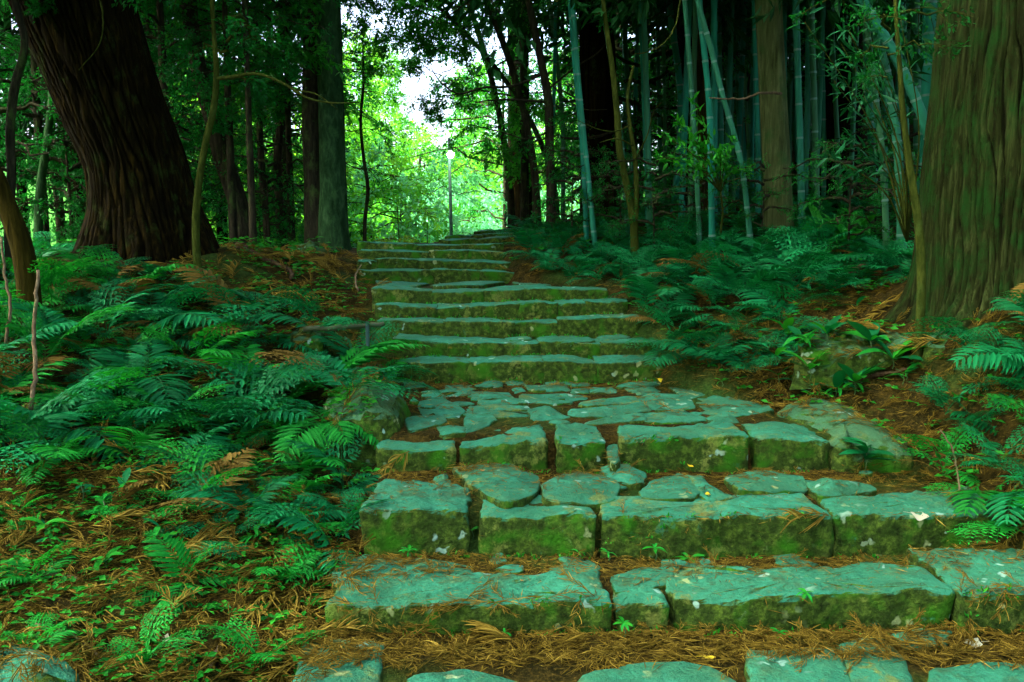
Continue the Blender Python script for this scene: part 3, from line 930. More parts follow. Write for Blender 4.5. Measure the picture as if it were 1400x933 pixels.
# --- great leaning cedar on the left
def px_trunk(name, label, pts, bark, base_y, key=None, crown_s=1.0, crown_rz=0, extra=None, group=None, plates=0, around=30, rings=70, ridge=.02, freq=9, flare=(.3, .5), lobes=5, lowz=.5, sink=.4, cat='tree', top=None, cdx=0.0):
    """pts: (u, v, width in px) from base to frame top at distance base_y; extra: more world points above"""
    P, r = [], []
    for u, v, w in pts:
        p = pt(u, v, base_y)
        P.append(p)
        r.append(0.5 * w * math.hypot(p[1], 0) / FPX)
    P, r = np.array(P), np.array(r)
    g0 = gz(P[0, 0], P[0, 1])
    keep = [0] + [k for k in range(1, len(P)) if P[k, 2] > g0 + .06]
    P, r = P[keep], r[keep]
    P[0, 2] = g0 - sink
    if extra is not None:
        for dx, dy, dz, rr in extra:
            P = np.vstack([P, P[-1] + np.array([dx, dy, dz])])
            r = np.r_[r, rr]
    root = P[0].copy()
    root[2] = g0
    t = thing(name, label, cat, root, group)
    mb = trunk_mb(P, r, around, rings, ridge, freq, lowz, flare, lobes, P[0, 0] * 3, plates)
    shift(mb, root).obj('trunk', M[bark], t)
    if key:
        b, l = ME[key]
        for nm, me in (('branches', b), ('crown', l)):
            o = link(nm, me, t)
            tp = P[-1] - root
            o.location = (tp[0] * .9 + cdx, tp[1] * .9, tp[2] - (top or 17.0) * crown_s)
            o.scale = (crown_s,) * 3
            o.rotation_euler = (0, 0, crown_rz)
    return t, P, r

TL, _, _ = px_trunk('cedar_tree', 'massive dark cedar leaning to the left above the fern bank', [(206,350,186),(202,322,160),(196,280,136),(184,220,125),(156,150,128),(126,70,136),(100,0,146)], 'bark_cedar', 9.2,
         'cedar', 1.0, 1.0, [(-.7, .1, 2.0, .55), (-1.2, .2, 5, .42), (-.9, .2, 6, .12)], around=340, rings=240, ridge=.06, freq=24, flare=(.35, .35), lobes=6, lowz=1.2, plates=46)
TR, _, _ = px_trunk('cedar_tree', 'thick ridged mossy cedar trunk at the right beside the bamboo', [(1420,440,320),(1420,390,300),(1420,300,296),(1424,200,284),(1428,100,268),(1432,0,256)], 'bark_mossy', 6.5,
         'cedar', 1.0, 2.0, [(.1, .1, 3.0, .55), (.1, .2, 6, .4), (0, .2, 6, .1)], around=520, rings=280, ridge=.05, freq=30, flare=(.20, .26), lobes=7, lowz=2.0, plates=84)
px_trunk('broadleaf_tree', 'upright grey-green trunk forking low down beside the top of the stairs', [(458,352,50),(456,330,42),(455,250,36),(453,150,34),(450,60,34),(449,0,33)], 'bark_smooth', 12.0, 'lit1', 1.08, .3,
         [(.1, .2, 3.0, .11), (.2, .2, 3.4, .04)], around=40, rings=120, ridge=.012, freq=6, flare=(.25, .5), top=8.2, cdx=-1.1)
px_trunk('broadleaf_tree', 'darker trunk pressed close against the grey-green trunk at the stair top', [(437,352,42),(433,330,34),(429,250,28),(427,150,27),(428,60,26),(428,0,25)], 'bark_dark', 12.2, 'ever1', 1.0, 1.3,
         [(-.2, .2, 3.0, .11), (-.3, .2, 3.4, .04)], around=36, rings=100, ridge=.014, freq=6, flare=(.25, .5), top=7.6)
px_trunk('broadleaf_tree', 'dark bowed trunk leaning left behind the great leaning cedar', [(338,318,26),(326,280,25),(306,220,24),(290,160,22),(276,110,20),(262,40,20),(258,0,19)], 'bark_dark', 12.0, 'ever1', .9, 2.0,
         [(-.4, .2, 2.2, .07), (-.3, .2, 3, .03)], around=24, rings=80, ridge=.008, freq=8, top=7.6)
px_trunk('slender_tree', 'thin dark straight stem left of the double trunk', [(367,322,10),(362,280,9),(357,220,9),(354,150,8),(350,60,8),(350,0,8)], 'bark_dark', 13.0, 'ever2', .8, 2.4, [(.1, 0, 2.0, .03), (.1, .2, 2, .015)], around=12, rings=50, ridge=.004, top=6.2)
px_trunk('slender_tree', 'dark crooked stem just left of the double trunk', [(381,322,12),(382,280,11),(379,220,11),(384,160,10),(380,90,9),(388,0,8)], 'bark_dark', 13.6, 'ever2', .8, 3.4, [(.1, 0, 2.0, .03), (.1, .2, 2, .015)], around=12, rings=50, ridge=.006, top=6.2)
px_trunk('sapling', 'slim olive sapling with a long side branch before the leaning cedar', [(271,328,11),(268,290,10),(272,250,10),(281,195,9),(292,150,9),(296,105,8),(293,50,6),(290,0,6)], 'bark_olive', 8.4, 'sap', .9, .4, [(.1, .1, 1.0, .014), (0, .1, .8, .006)], around=12, rings=60, ridge=.003, top=4.4)
_sap = bpy.context.scene.objects['sapling']
bmb = MB()
tube(bmb, spline([pt(u, v, 8.4 - k * .12) for k, (u, v) in enumerate([(296,108),(320,105),(350,101),(385,113),(420,134),(455,141),(490,140)])], 24), np.linspace(.020, .005, 24), 6)
tube(bmb, spline([pt(u, v, 8.0 - k * .1) for k, (u, v) in enumerate([(405,124),(430,128),(462,150)])], 8), np.linspace(.008, .003, 8), 5)
shift(bmb, _sap.location).obj('side_branch', M['bark_olive'], _sap)
px_trunk('young_tree', 'crooked young tree at the left edge of the bank', [(16,345,14),(12,300,13),(16,240,12),(14,180,12),(20,120,12),(34,60,10),(20,0,9)], 'bark_dark', 8.2, 'ever2', .55, 1.4, [(.1, .1, 1.5, .03), (.0, .2, 1.5, .01)], around=14, rings=50, ridge=.005, top=6.2)
px_trunk('broken_stump', 'leaning orange-brown broken stem at the left edge of the ferns', [(36,352,30),(24,320,28),(8,280,26),(-10,235,24),(-24,205,18)], 'bark_orange', 7.0, around=20, rings=40, ridge=.008, flare=(.2, .2), cat='stump')
px_trunk('slender_tree', 'pale thin stem leaning right behind the left edge undergrowth', [(48,330,12),(55,260,11),(66,180,10),(74,100,9),(85,0,8)], 'bark_smooth', 11.0, 'ever2', .7, 4.4, [(.1, 0, 2.0, .03), (.1, .2, 2, .015)], around=12, rings=50, ridge=.004, top=6.2)
px_trunk('slender_tree', 'wavy thin stem rising from behind the top stair before the bright clearing', [(500,335,6),(499,300,5),(503,260,5),(497,215,4.5),(493,170,4),(497,110,3.5)], 'bark_dark', 14.0, 'sap', .35, 1.1, [(.0, 0, .5, .012), (.0, .1, .4, .006)], around=8, rings=40, ridge=.002, top=4.3)
px_trunk('slender_tree', 'dark forked tree with long bare limbs right of the lamp', [(752,308,14),(753,250,12),(751,190,11),(750,140,11),(741,90,10),(730,40,10),(722,0,9)], 'bark_dark', 11.5, 'lit1', .52, 2.1, [(-1.0, .3, 1.6, .035), (-1.0, .3, 1.6, .012)], around=14, rings=60, ridge=.005, top=8.2)
_dk = [o for o in SC.objects if o.get('label', '').startswith('dark forked')][0]
bmb = MB()
for pts, r0 in (([(751,140),(720,138),(690,136),(650,140)], .022), ([(745,100),(700,118),(660,120),(625,128),(600,110),(590,94)], .022), ([(752,180),(720,190),(690,182),(640,170)], .014),
                ([(752,120),(790,90),(820,70),(850,20)], .016), ([(748,110),(780,140),(800,150),(830,150)], .012), ([(735,60),(700,50),(670,60)], .012)):
    tube(bmb, spline([pt(u, v, 11.5 - k * .2) for k, (u, v) in enumerate(pts)], 18), np.linspace(r0, r0 * .3, 18), 5)
shift(bmb, _dk.location).obj('limb', M['bark_dark'], _dk)
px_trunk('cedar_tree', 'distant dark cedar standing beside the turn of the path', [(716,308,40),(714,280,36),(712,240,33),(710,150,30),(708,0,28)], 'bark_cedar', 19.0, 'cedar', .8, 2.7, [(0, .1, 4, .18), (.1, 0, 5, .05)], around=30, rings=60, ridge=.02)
px_trunk('cedar_tree', 'broad nearly black cedar trunk behind the pair of leaning bamboos', [(826,318,62),(822,290,54),(820,220,50),(818,120,48),(816,0,46)], 'bark_cedar', 12.5, 'cedar', .9, 3.7, [(0, .1, 4, .2), (.1, 0, 6, .05)], around=60, rings=120, ridge=.03)
px_trunk('cedar_tree', 'pale straight trunk standing inside the bamboo grove', [(1068,322,44),(1064,290,38),(1060,200,36),(1055,100,34),(1050,0,34)], 'bark_pale', 9.6, 'cedar', .8, 4.7, [(0, .1, 4, .12), (.1, 0, 5, .04)], around=60, rings=130, ridge=.010, freq=18)
px_trunk('cedar_tree', 'slim orange-barked trunk among the bamboos', [(966,300,20),(964,250,17),(962,160,16),(960,60,15),(958,0,15)], 'bark_orange', 11.4, 'cedar', .7, 5.7, [(0, .1, 4, .05), (.1, 0, 4, .02)], around=24, rings=70, ridge=.006)
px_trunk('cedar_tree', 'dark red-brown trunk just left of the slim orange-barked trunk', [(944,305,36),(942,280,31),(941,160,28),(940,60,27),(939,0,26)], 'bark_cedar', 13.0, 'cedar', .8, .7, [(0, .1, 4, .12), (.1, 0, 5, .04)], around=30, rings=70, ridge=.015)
px_trunk('young_tree', 'olive forked young tree with bare twigs between the bamboos', [(870,325,11),(864,290,10),(856,250,9),(847,205,9),(844,160,8),(838,100,7),(828,30,6),(822,-20,5)], 'bark_olive', 9.6, 'sap', .6, .7, [(-.1, .1, .8, .015), (0, .1, .6, .006)], around=12, rings=60, ridge=.003, top=4.4)
_fk = [o for o in SC.objects if o.get('label', '').startswith('olive forked')][0]
bmb = MB()
tube(bmb, spline([pt(*p, 9.6) for p in [(868,318),(870,270),(868,215),(861,170),(858,130),(866,90)]], 20), np.linspace(.034, .014, 20), 8)
for pts in ([(861,172),(840,180),(815,176),(790,165)], [(868,220),(885,185),(895,150),(905,140)], [(866,200),(845,190),(820,195)]):
    tube(bmb, spline([pt(u, v, 9.5 - k * .15) for k, (u, v) in enumerate(pts)], 10), np.linspace(.010, .003, 10), 5)
shift(bmb, _fk.location).obj('fork', M['bark_olive'], _fk)
px_trunk('sapling', 'olive sapling rooted at the foot of the mossy cedar', [(1262,352,12),(1256,310,10),(1248,255,9),(1240,200,8),(1234,150,7),(1230,90,6),(1226,40,5)], 'bark_olive', 6.0, 'sap', .5, 3.1, [(0, .1, .5, .010), (0, .1, .5, .005)], around=12, rings=60, ridge=.003, top=4.2)

# --- background trunks, dim among the groves
for k in range(18):
    if k < 5:
        x, y = random.uniform(-11, -4.6), random.uniform(12.5, 20)
    else:
        x, y = random.uniform(2.2, 12), random.uniform(14, 24)
    z = gz(x, y)
    hh = random.uniform(9, 14)
    r0 = random.uniform(.09, .26)
    lx, ly = random.uniform(-.06, .06), random.uniform(-.03, .03)
    P = np.array([[lx * q * hh, ly * q * hh, q * hh] for q in np.linspace(-.02, 1, 6)])
    side = 'behind the leaning cedar on the left' if k < 5 else 'deep in the dark grove behind the bamboo'
    t = thing('cedar_tree', 'plain dark cedar trunk standing ' + side, 'tree', (x, y, z), 'dim trunks ' + side)
    trunk_mb(P, np.linspace(r0, r0 * .4, 6), 18, 40, r0 * .12, 4.0 / r0 * .35, .5, (.3, .4), 5, x).obj('trunk', M['bark_cedar'], t)
    for nm, me in zip(('branches', 'crown'), ME['cedar']):
        o = link(nm, me, t)
        s = random.uniform(.8, 1.0)
        o.scale = (s, s, s)
        o.location = (lx * hh, ly * hh, hh - 15.5 * s)
        o.rotation_euler = (0, 0, k * 1.3)

for x, y, lab in [(-5.6,3.2,'tall cedar left of the fern bank outside the stairs'),(-6.6,6.6,'tall cedar on the left between fern bank and leaning cedar'),(5.6,2.4,'tall cedar below the mossy cedar on the right'),(6.8,8.2,'tall cedar behind the mossy cedar on the right'),(-5.0,7.9,'tall cedar close left of the leaning cedar'),(5.6,5.6,'tall cedar close behind the mossy cedar'),(4.3,11.6,'tall dark cedar inside the bamboo grove'),(5.4,13.2,'tall dark cedar at the back of the bamboo grove'),(2.9,13.6,'tall dark cedar left of the bamboo grove centre'),(-5.2,-1.2,'tall cedar at the foot of the left bank'),(.4,-7,'tall cedar at the bend below the stairs'),(-4.5,-7.5,'tall cedar below the left bank, farther downhill'),(5.5,-6,'tall cedar far downhill on the right'),(8.5,3.5,'tall cedar high on the right bank')]:
    P = np.array([[0, 0, q * 13] for q in np.linspace(-.03, 1, 6)])
    t = thing('cedar_tree', lab, 'tree', (x, y, gz(x, y)))
    trunk_mb(P, np.linspace(.3, .1, 6), 24, 50, .03, 9, .5, (.3, .4), 5, x).obj('trunk', M['bark_cedar'], t)
    for nm, me in zip(('branches', 'crown'), ME['cedar']):
        o = link(nm, me, t)
        o.location = (0, 0, -1.5)
        o.rotation_euler = (0, 0, x)
# --- broadleaf trees behind
LT = 'evergreen trees behind the leaning cedar'
for k, (x, y, s, key) in enumerate([(-8.6,12.5,1.0,'ever1'),(-7.0,15.5,1.0,'ever1'),(-5.4,13.4,.75,'ever2'),(-4.2,15.8,.8,'ever2'),(-9.5,18.5,1.2,'ever1'),(-10.5,14.5,1.1,'ever2'),(-6.3,20.5,1.1,'ever1')]):
    leafy_tree('evergreen_tree', 'dense dark small-leaved evergreen behind the leaning cedar', key, x, y, 7.0, .10, s, group=LT)
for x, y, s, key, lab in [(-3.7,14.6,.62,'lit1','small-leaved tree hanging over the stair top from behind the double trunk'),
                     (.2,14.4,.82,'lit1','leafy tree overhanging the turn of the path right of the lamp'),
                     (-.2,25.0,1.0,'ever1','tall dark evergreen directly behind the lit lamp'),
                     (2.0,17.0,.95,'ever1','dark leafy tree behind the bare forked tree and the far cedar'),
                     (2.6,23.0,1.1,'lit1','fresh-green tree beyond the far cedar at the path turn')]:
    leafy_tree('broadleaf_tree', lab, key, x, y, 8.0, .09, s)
for x, y, s, lab in [(-3.4,-5.2,1.0,'evergreen tree downhill on the left of the path'),(3.2,-5.6,1.0,'evergreen tree downhill on the right of the path'),(-6.5,-4,1.1,'evergreen tree at the lower left edge of the woods'),(6.8,-2.0,1.0,'evergreen tree at the lower right edge of the woods'),(-.4,-9,1.1,'evergreen tree closing the path below the stairs'),(-7.6,1.5,1.0,'evergreen tree left of the fern bank')]:
    leafy_tree('evergreen_tree', lab, 'ever1', x, y, 7.0, .1, s)
for x, y, s in [(4.5,21,1.0),(7,19.5,1.1),(9.5,21,1.2),(5.8,25,1.2),(12,18.5,1.2),(8.5,26,1.3),(3.4,24.5,1.0),(11,24,1.2)]:
    leafy_tree('evergreen_tree', 'dark evergreen filling the depth of the woods behind the bamboo', 'ever1', x, y, 7.0, .1, s, group='evergreens behind the bamboo grove')
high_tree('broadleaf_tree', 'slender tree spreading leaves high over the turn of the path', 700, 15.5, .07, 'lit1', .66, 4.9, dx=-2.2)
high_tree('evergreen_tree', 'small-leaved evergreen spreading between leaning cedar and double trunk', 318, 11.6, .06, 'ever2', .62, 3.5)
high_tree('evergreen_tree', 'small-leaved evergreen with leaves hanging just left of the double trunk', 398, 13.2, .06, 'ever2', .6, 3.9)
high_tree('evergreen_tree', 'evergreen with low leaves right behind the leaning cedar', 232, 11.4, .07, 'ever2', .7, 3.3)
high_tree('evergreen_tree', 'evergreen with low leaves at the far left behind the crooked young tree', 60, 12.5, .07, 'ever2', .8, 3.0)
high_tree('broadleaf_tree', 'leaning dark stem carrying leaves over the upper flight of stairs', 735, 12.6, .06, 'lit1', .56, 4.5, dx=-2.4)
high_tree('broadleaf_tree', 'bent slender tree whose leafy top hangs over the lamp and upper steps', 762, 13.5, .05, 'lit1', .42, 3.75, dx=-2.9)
high_tree('evergreen_tree', 'small evergreen hanging leaves behind the slim olive sapling', 345, 10.9, .05, 'ever2', .5, 3.75)
high_tree('evergreen_tree', 'small evergreen hanging leaves over the root of the brown mound', 425, 13.6, .05, 'ever1', .5, 4.6)
for x, y, sz, lab in [(.75,10.9,.55,'bushy shrub right of the top of the narrow upper flight'),(1.25,10.3,.5,'bushy shrub between the leaning bamboo pair and the olive forked tree'),(2.1,9.9,.5,'bushy shrub behind the rounded shrub by the forked tree'),(1.0,11.8,.7,'shrub in shade behind the leaning bamboo pair'),(3.7,9.0,.5,'bushy shrub right of the pale straight trunk'),(4.3,9.8,.6,'bushy shrub before the thick pale leaning bamboo')]:
    leafy_tree('shrub', lab, 'under', x, y, 1.6, .03, sz, cat='shrub')
# --- shrubs of the right grove
for x, y, s, lab in [(1.55,9.6,.40,'rounded green shrub at the foot of the olive forked tree'), (2.6,9.2,.36,'low green shrub before the orange-barked trunk'),
                     (3.2,8.4,.42,'leafy shrub climbing round the pale trunk in the bamboo')]:
    leafy_tree('shrub', lab, 'under', x, y, 1.6, .03, s * 1.3, cat='shrub')
RB = 'small dark shrubs deep in the right grove'
for k in range(10):
    leafy_tree('shrub', 'small dark shrub deep among the trunks behind the bamboo', 'under', random.uniform(1.5, 8), random.uniform(12.2, 17), 1.6, .03, random.uniform(.8, 1.5), cat='shrub', group=RB)
for k in range(7):
    leafy_tree('shrub', 'shrub in shade behind the foot of the leaning cedar', 'under', random.uniform(-6.5, -3.2), random.uniform(10.6, 13.5), 1.6, .03, random.uniform(.6, 1.1), cat='shrub', group='shrubs behind the leaning cedar')

# --- the sunlit valley beyond the crest
VT = 'sunlit trees on the far valley side'
vr = random.Random(4)
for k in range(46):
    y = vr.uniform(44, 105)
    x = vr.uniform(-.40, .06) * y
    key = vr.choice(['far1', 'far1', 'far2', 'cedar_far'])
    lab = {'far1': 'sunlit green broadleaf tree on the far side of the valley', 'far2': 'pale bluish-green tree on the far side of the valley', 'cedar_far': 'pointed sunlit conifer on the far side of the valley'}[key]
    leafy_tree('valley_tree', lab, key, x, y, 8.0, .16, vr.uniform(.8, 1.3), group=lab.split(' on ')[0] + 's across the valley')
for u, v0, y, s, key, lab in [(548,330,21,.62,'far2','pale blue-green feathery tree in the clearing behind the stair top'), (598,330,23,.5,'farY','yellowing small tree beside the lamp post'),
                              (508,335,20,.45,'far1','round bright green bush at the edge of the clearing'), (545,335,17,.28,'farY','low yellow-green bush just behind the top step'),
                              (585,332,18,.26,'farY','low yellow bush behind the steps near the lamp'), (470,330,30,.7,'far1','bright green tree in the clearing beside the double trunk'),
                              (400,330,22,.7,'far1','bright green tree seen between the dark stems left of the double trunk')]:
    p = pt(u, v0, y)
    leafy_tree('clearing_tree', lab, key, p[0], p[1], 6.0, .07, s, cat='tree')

# ------------------------------------------------------------------ lamp post
lp = pt(619, 322, 19)
lz = gz(lp[0], 19)
lamp = thing('street_lamp', 'thin grey lamp post with a lit bulb beyond the stair top', 'lamp', (lp[0], 19, lz))
top = pt(614, 212, 19)
mb = MB()
tube(mb, [(0, 0, -.1), (0, 0, .4), ((top[0] - lp[0]) * .5, 0, (top[2] - lz) * .5), (top[0] - lp[0], 0, top[2] - lz + .35)], [.045, .042, .036, .032], 12)
mb.obj('pole', M['metal'], lamp)
hx, hz = pt(617, 210, 19)[0] - lp[0], top[2] - lz
mb = MB()
tube(mb, [(top[0] - lp[0], 0, hz + .2), (hx, -.12, hz + .22), (hx, -.25, hz + .16)], [.03, .03, .03], 8)
tube(mb, [(hx, -.25, hz + .18), (hx, -.25, hz + .12), (hx, -.25, hz + .06)], [.03, .05, .06], 14)
arm = mb.obj('lamp_arm', M['metal'], lamp)
mb = MB()
tt = np.linspace(0.02, math.pi - .02, 9)
tube(mb, np.stack([np.full(9, hx), np.full(9, -.25), hz - .02 + 0.07 * np.cos(tt)], -1), 0.07 * np.sin(tt), 14)
mb.obj('bulb', M['glow'], arm)

# ------------------------------------------------------------------ bamboo
def bamboo_spray(seed, n=26):
    r = np.random.default_rng(seed)
    mb = MB()
    P, D = [], []
    for _ in range(n):
        b = np.array([r.uniform(.05, .6), r.normal(0, .10), r.normal(0, .08)])
        for _ in range(r.integers(3, 6)):
            P.append(b + r.normal(0, .015, 3))
            D.append(np.array([r.uniform(.2, 1), r.normal(0, .7), r.uniform(-.9, .1)]))
    P, D = np.array(P), np.array(D)
    leaves(mb, P, D, np.array([0, 0, 1.0]) + r.normal(0, .5, P.shape), r.uniform(.09, .17, len(P)), r.uniform(.014, .024, len(P)), r.random(len(P)), .1, 8)
    tube(mb, [(0, 0, 0), (.3, 0, .06), (.62, 0, -.03)], [.005, .003, .001], 4)
    return mb
RING = tube(MB(), [(0, 0, -.012), (0, 0, -.005), (0, 0, .005), (0, 0, .012)], np.array([.99, 1.10, 1.10, .99]), 12, cap=False).mesh('node_ring', M['node'])
SPR = [bamboo_spray(40 + k) for k in range(3)]
def bamboo(pts, y, w, label, group=None, top=8.5, leafy=True, low=None):
    P = np.array([pt(u, v, y) for u, v in pts])
    base_z = gz(P[0, 0], P[0, 1])
    P[0, 2] = base_z - .05
    d = unit(P[-1] - P[-2])
    rem = max(0.5, base_z + top - P[-1, 2])
    d2 = unit(d + np.array([0, 0, .8]))
    ext = [P[-1] + d2 * rem * .5, P[-1] + d2 * rem * .8 + np.array([.1, -.1, 0]), P[-1] + d2 * rem * .95 + np.array([.5, -.35, .05])]
    P = np.vstack([P, ext])
    root = P[0].copy()
    root[2] = base_z
    P = P - root
    r0 = 0.44 * w * y / FPX
    L = np.r_[0, np.cumsum(np.linalg.norm(np.diff(P, axis=0), axis=1))][-1]
    n = int(L / .07)
    C = spline(P, n)
    s = np.linspace(0, L, n)
    rad = r0 * np.interp(s / L, [0, .06, .6, .85, 1], [1.12, 1.0, .85, .5, .12])
    inter = .30
    ph = (s % inter) / inter
    rad = rad * (1 - .05 * np.sin(np.pi * ph)) * (1 if group is None else 1 + .10 * (np.minimum(ph, 1 - ph) < .1))
    t = thing('bamboo', label, 'bamboo', root, group)
    mb = MB()
    tube(mb, C, rad, 12, cap=False)
    mb.obj('culm', M['culm'], t)
    if group is None:
        T, _, _ = frames(C)
        for q in np.arange(inter, min(L * .8, 3.6), inter):
            k = int(q / L * (n - 1))
            o = link('node_ring', RING, t)
            o.location = tuple(C[k])
            o.rotation_euler = Vector(T[k]).to_track_quat('Z', 'Y').to_euler()
            o.scale = (rad[k], rad[k], 1)
    if leafy:
        lb = MB()
        r = np.random.default_rng(int(abs(pts[0][0]) * 7 + y * 3))
        for q in np.linspace(.52, .99, 16):
            k = int(q * (n - 1))
            for _ in range(3):
                Mx = Matrix.Translation(C[k]) @ Matrix.Rotation(r.uniform(0, 6.28), 4, 'Z') @ Matrix.Rotation(r.uniform(-.5, .3), 4, 'Y') @ Matrix.Scale(r.uniform(.9, 1.7), 4)
                lb.merge(SPR[r.integers(0, 3)], np.array(Mx))
        lb.obj('foliage', M['bleaf'], t)
    return t
BAM = [
 ([(803,300),(795,190),(786,90),(779,0)], 10.6, 8, 'left one of the leaning bamboo pair before the black cedar'),
 ([(815,336),(803,230),(791,110),(783,0)], 10.2, 8, 'right, lower-rooted one of the leaning bamboo pair before the black cedar'),
 ([(753,302),(753,240),(756,170)], 12.6, 6, 'thin bamboo stem standing left of the leaning pair'),
 ([(770,160+140),(768,150),(760,70),(751,0)], 12.8, 7, 'slender bamboo behind the bare forked tree'),
 ([(860,292),(850,200),(840,116),(823,0)], 10.8, 8, 'bamboo leaning behind the olive forked tree'),
 ([(909,290),(909,200),(908,100),(906,0)], 13, 6, 'thin dark bamboo right of the olive forked tree'),
 ([(921,300),(929,200),(931,154),(915,0)], 12.4, 11, 'thick bamboo against the dark red-brown trunk'),
 ([(958,325),(950,193),(943,90),(936,0)], 9.4, 8, 'bright slender bamboo crossing before the red-brown trunk'),
 ([(975,325),(972,240),(970,154),(956,0)], 9.2, 10, 'bamboo just right of the slim orange-barked trunk'),
 ([(1031,311),(1008,200),(989,135),(970,60),(956,10)], 9.0, 9, 'bamboo slanting steeply to the left across the grove'),
 ([(987,285),(985,160),(981,0)], 11.6, 10, 'upright bamboo behind the steeply slanting one'),
 ([(1006,280),(1010,200),(1015,80),(1019,0)], 12.2, 8, 'dim bamboo left of the pale straight trunk'),
 ([(1037,300),(1036,200),(1033,100),(1031,0)], 10.6, 8, 'bamboo close on the left side of the pale straight trunk'),
 ([(1098,312),(1094,220),(1091,110),(1088,0)], 9.6, 11, 'thick bamboo first right of the pale straight trunk'),
 ([(1118,312),(1115,220),(1112,110),(1109,0)], 9.8, 10, 'bamboo second right of the pale straight trunk'),
 ([(1127,300),(1126,200),(1124,100),(1122,0)], 11.5, 9, 'dim bamboo third right of the pale straight trunk'),
 ([(1160,285),(1166,200),(1170,100),(1168,0)], 12, 11, 'bamboo leaning slightly right in the middle of the grove'),
 ([(1216,296),(1205,200),(1195,120),(1184,30),(1180,0)], 8.4, 10, 'olive bamboo leaning left before the dense grove'),
 ([(1238,284),(1226,190),(1212,100),(1198,45),(1188,0)], 8.2, 14, 'thick pale blue-green bamboo leaning left near the mossy cedar'),
 ([(1268,250),(1268,150),(1270,60),(1271,0)], 8.6, 21, 'thickest bamboo close beside the mossy cedar trunk'),
 ([(1302,240),(1265,170),(1238,105),(1212,55),(1178,0)], 7.9, 16, 'thick bamboo slanting across behind the mossy cedar'),
 ([(1200,290),(1192,200),(1186,100),(1184,0)], 10.4, 11, 'dark upright bamboo behind the olive bamboo'),
 ([(1255,285),(1254,150),(1252,0)], 10.2, 12, 'shaded bamboo behind the thick pale leaning one'),
]
for pts, y, w, lab in BAM:
    bamboo(pts, y, w, lab)
br_ = random.Random(9)
GM = [(870, 'behind the olive forked tree'), (930, 'behind the orange-barked trunk'), (1000, 'behind the steeply slanting culm'), (1060, 'behind the pale straight trunk'),
      (1120, 'behind the three culms right of the pale trunk'), (1180, 'behind the olive leaning culm'), (1250, 'behind the thickest culm by the mossy cedar')]
for k in range(84):
    y = br_.uniform(10.4, 17)
    u = br_.uniform(985, 1290) if k < 58 else br_.uniform(850, 1080)
    dv = br_.uniform(-14, 14)
    bamboo([(u, 290), (u + dv * .5, 150), (u + dv, 0)], y, br_.uniform(75, 115) / y, 'dim back-row bamboo culm ' + min(GM, key=lambda m: abs(m[0] - u))[1], 'crowded culms at the back of the grove', top=br_.uniform(7.5, 9.5))

# ------------------------------------------------------------------ undergrowth prototypes
def frond_bi(seed, L=1.0, pairs=7, wid=.56, lw=.046):
    """twice-divided fern frond along +X, arching"""
    r = np.random.default_rng(seed)
    mb, st = MB(), MB()
    s = np.linspace(0, 1, 14)
    rise, fall = r.uniform(.34, .5), r.uniform(.42, .62)
    bend = r.uniform(-.12, .12)
    C = np.stack([L * (s - .06 * s ** 2), L * bend * s ** 2, L * (rise * s - fall * s ** 2)], -1)
    tube(st, C, np.linspace(.006, .0015, 14) * L, 4, cap=False)
    P, D, N, LL, V = [], [], [], [], []
    for k in range(pairs):
        t = .26 + .70 * (k / (pairs - 1)) ** .9
        pl = L * wid * (math.sin(math.pi * (.18 + .82 * (1 - (k / pairs)))) ** .6) * (.92 - .62 * k / pairs) * r.uniform(.9, 1.08)
        i = t * 13
        a = min(int(i), 12)
        f = i - a
        c = C[a] * (1 - f) + C[a + 1] * f
        T = unit(C[a + 1] - C[a])
        U = unit(np.cross(np.cross(T, [0, 0, 1.0]), T))
        for sg in (-1, 1):
            S = np.cross(U, T) * sg
            pd = unit(S * 1.0 + T * (.55 + .25 * k / pairs) + U * r.uniform(-.05, .12))
            nl = max(3, int(round(pl / (lw * L * 1.45))))
            ps = np.linspace(0, 1, 5)
            pc = c + pd * (pl * ps)[:, None] - U * (pl * .22 * ps ** 2)[:, None]
            tube(st, pc, np.linspace(.0028, .0008, 5) * L, 3, cap=False)
            vv = r.uniform(.3, .8)
            ls = np.cross(U, pd)
            for m_ in range(nl):
                w = (m_ + .6) / nl
                p = c + pd * pl * w - U * pl * .22 * w * w
                le = L * .165 * (1.02 - .72 * w) * (1 - .35 * k / pairs)
                for sg2 in (-1, 1):
                    P.append(p); D.append(ls * sg2 + pd * .75 - U * .1); N.append(U + r.normal(0, .12, 3)); LL.append(le * r.uniform(.9, 1.1)); V.append(vv + r.normal(0, .08))
            P.append(c + pd * pl * .96 - U * pl * .2); D.append(pd - U * .35); N.append(U); LL.append(L * .06); V.append(vv)
    P.append(C[-2]); D.append(C[-1] - C[-2]); N.append(np.array([0, 0, 1.0])); LL.append(L * .12); V.append(.6)
    LL = np.array(LL)
    leaves(mb, np.array(P), np.array(D), np.array(N), LL, np.minimum(lw * L, LL * .36), np.clip(V, 0, 1), .12, 4)
    mb.merge(st, None, .35)
    return mb
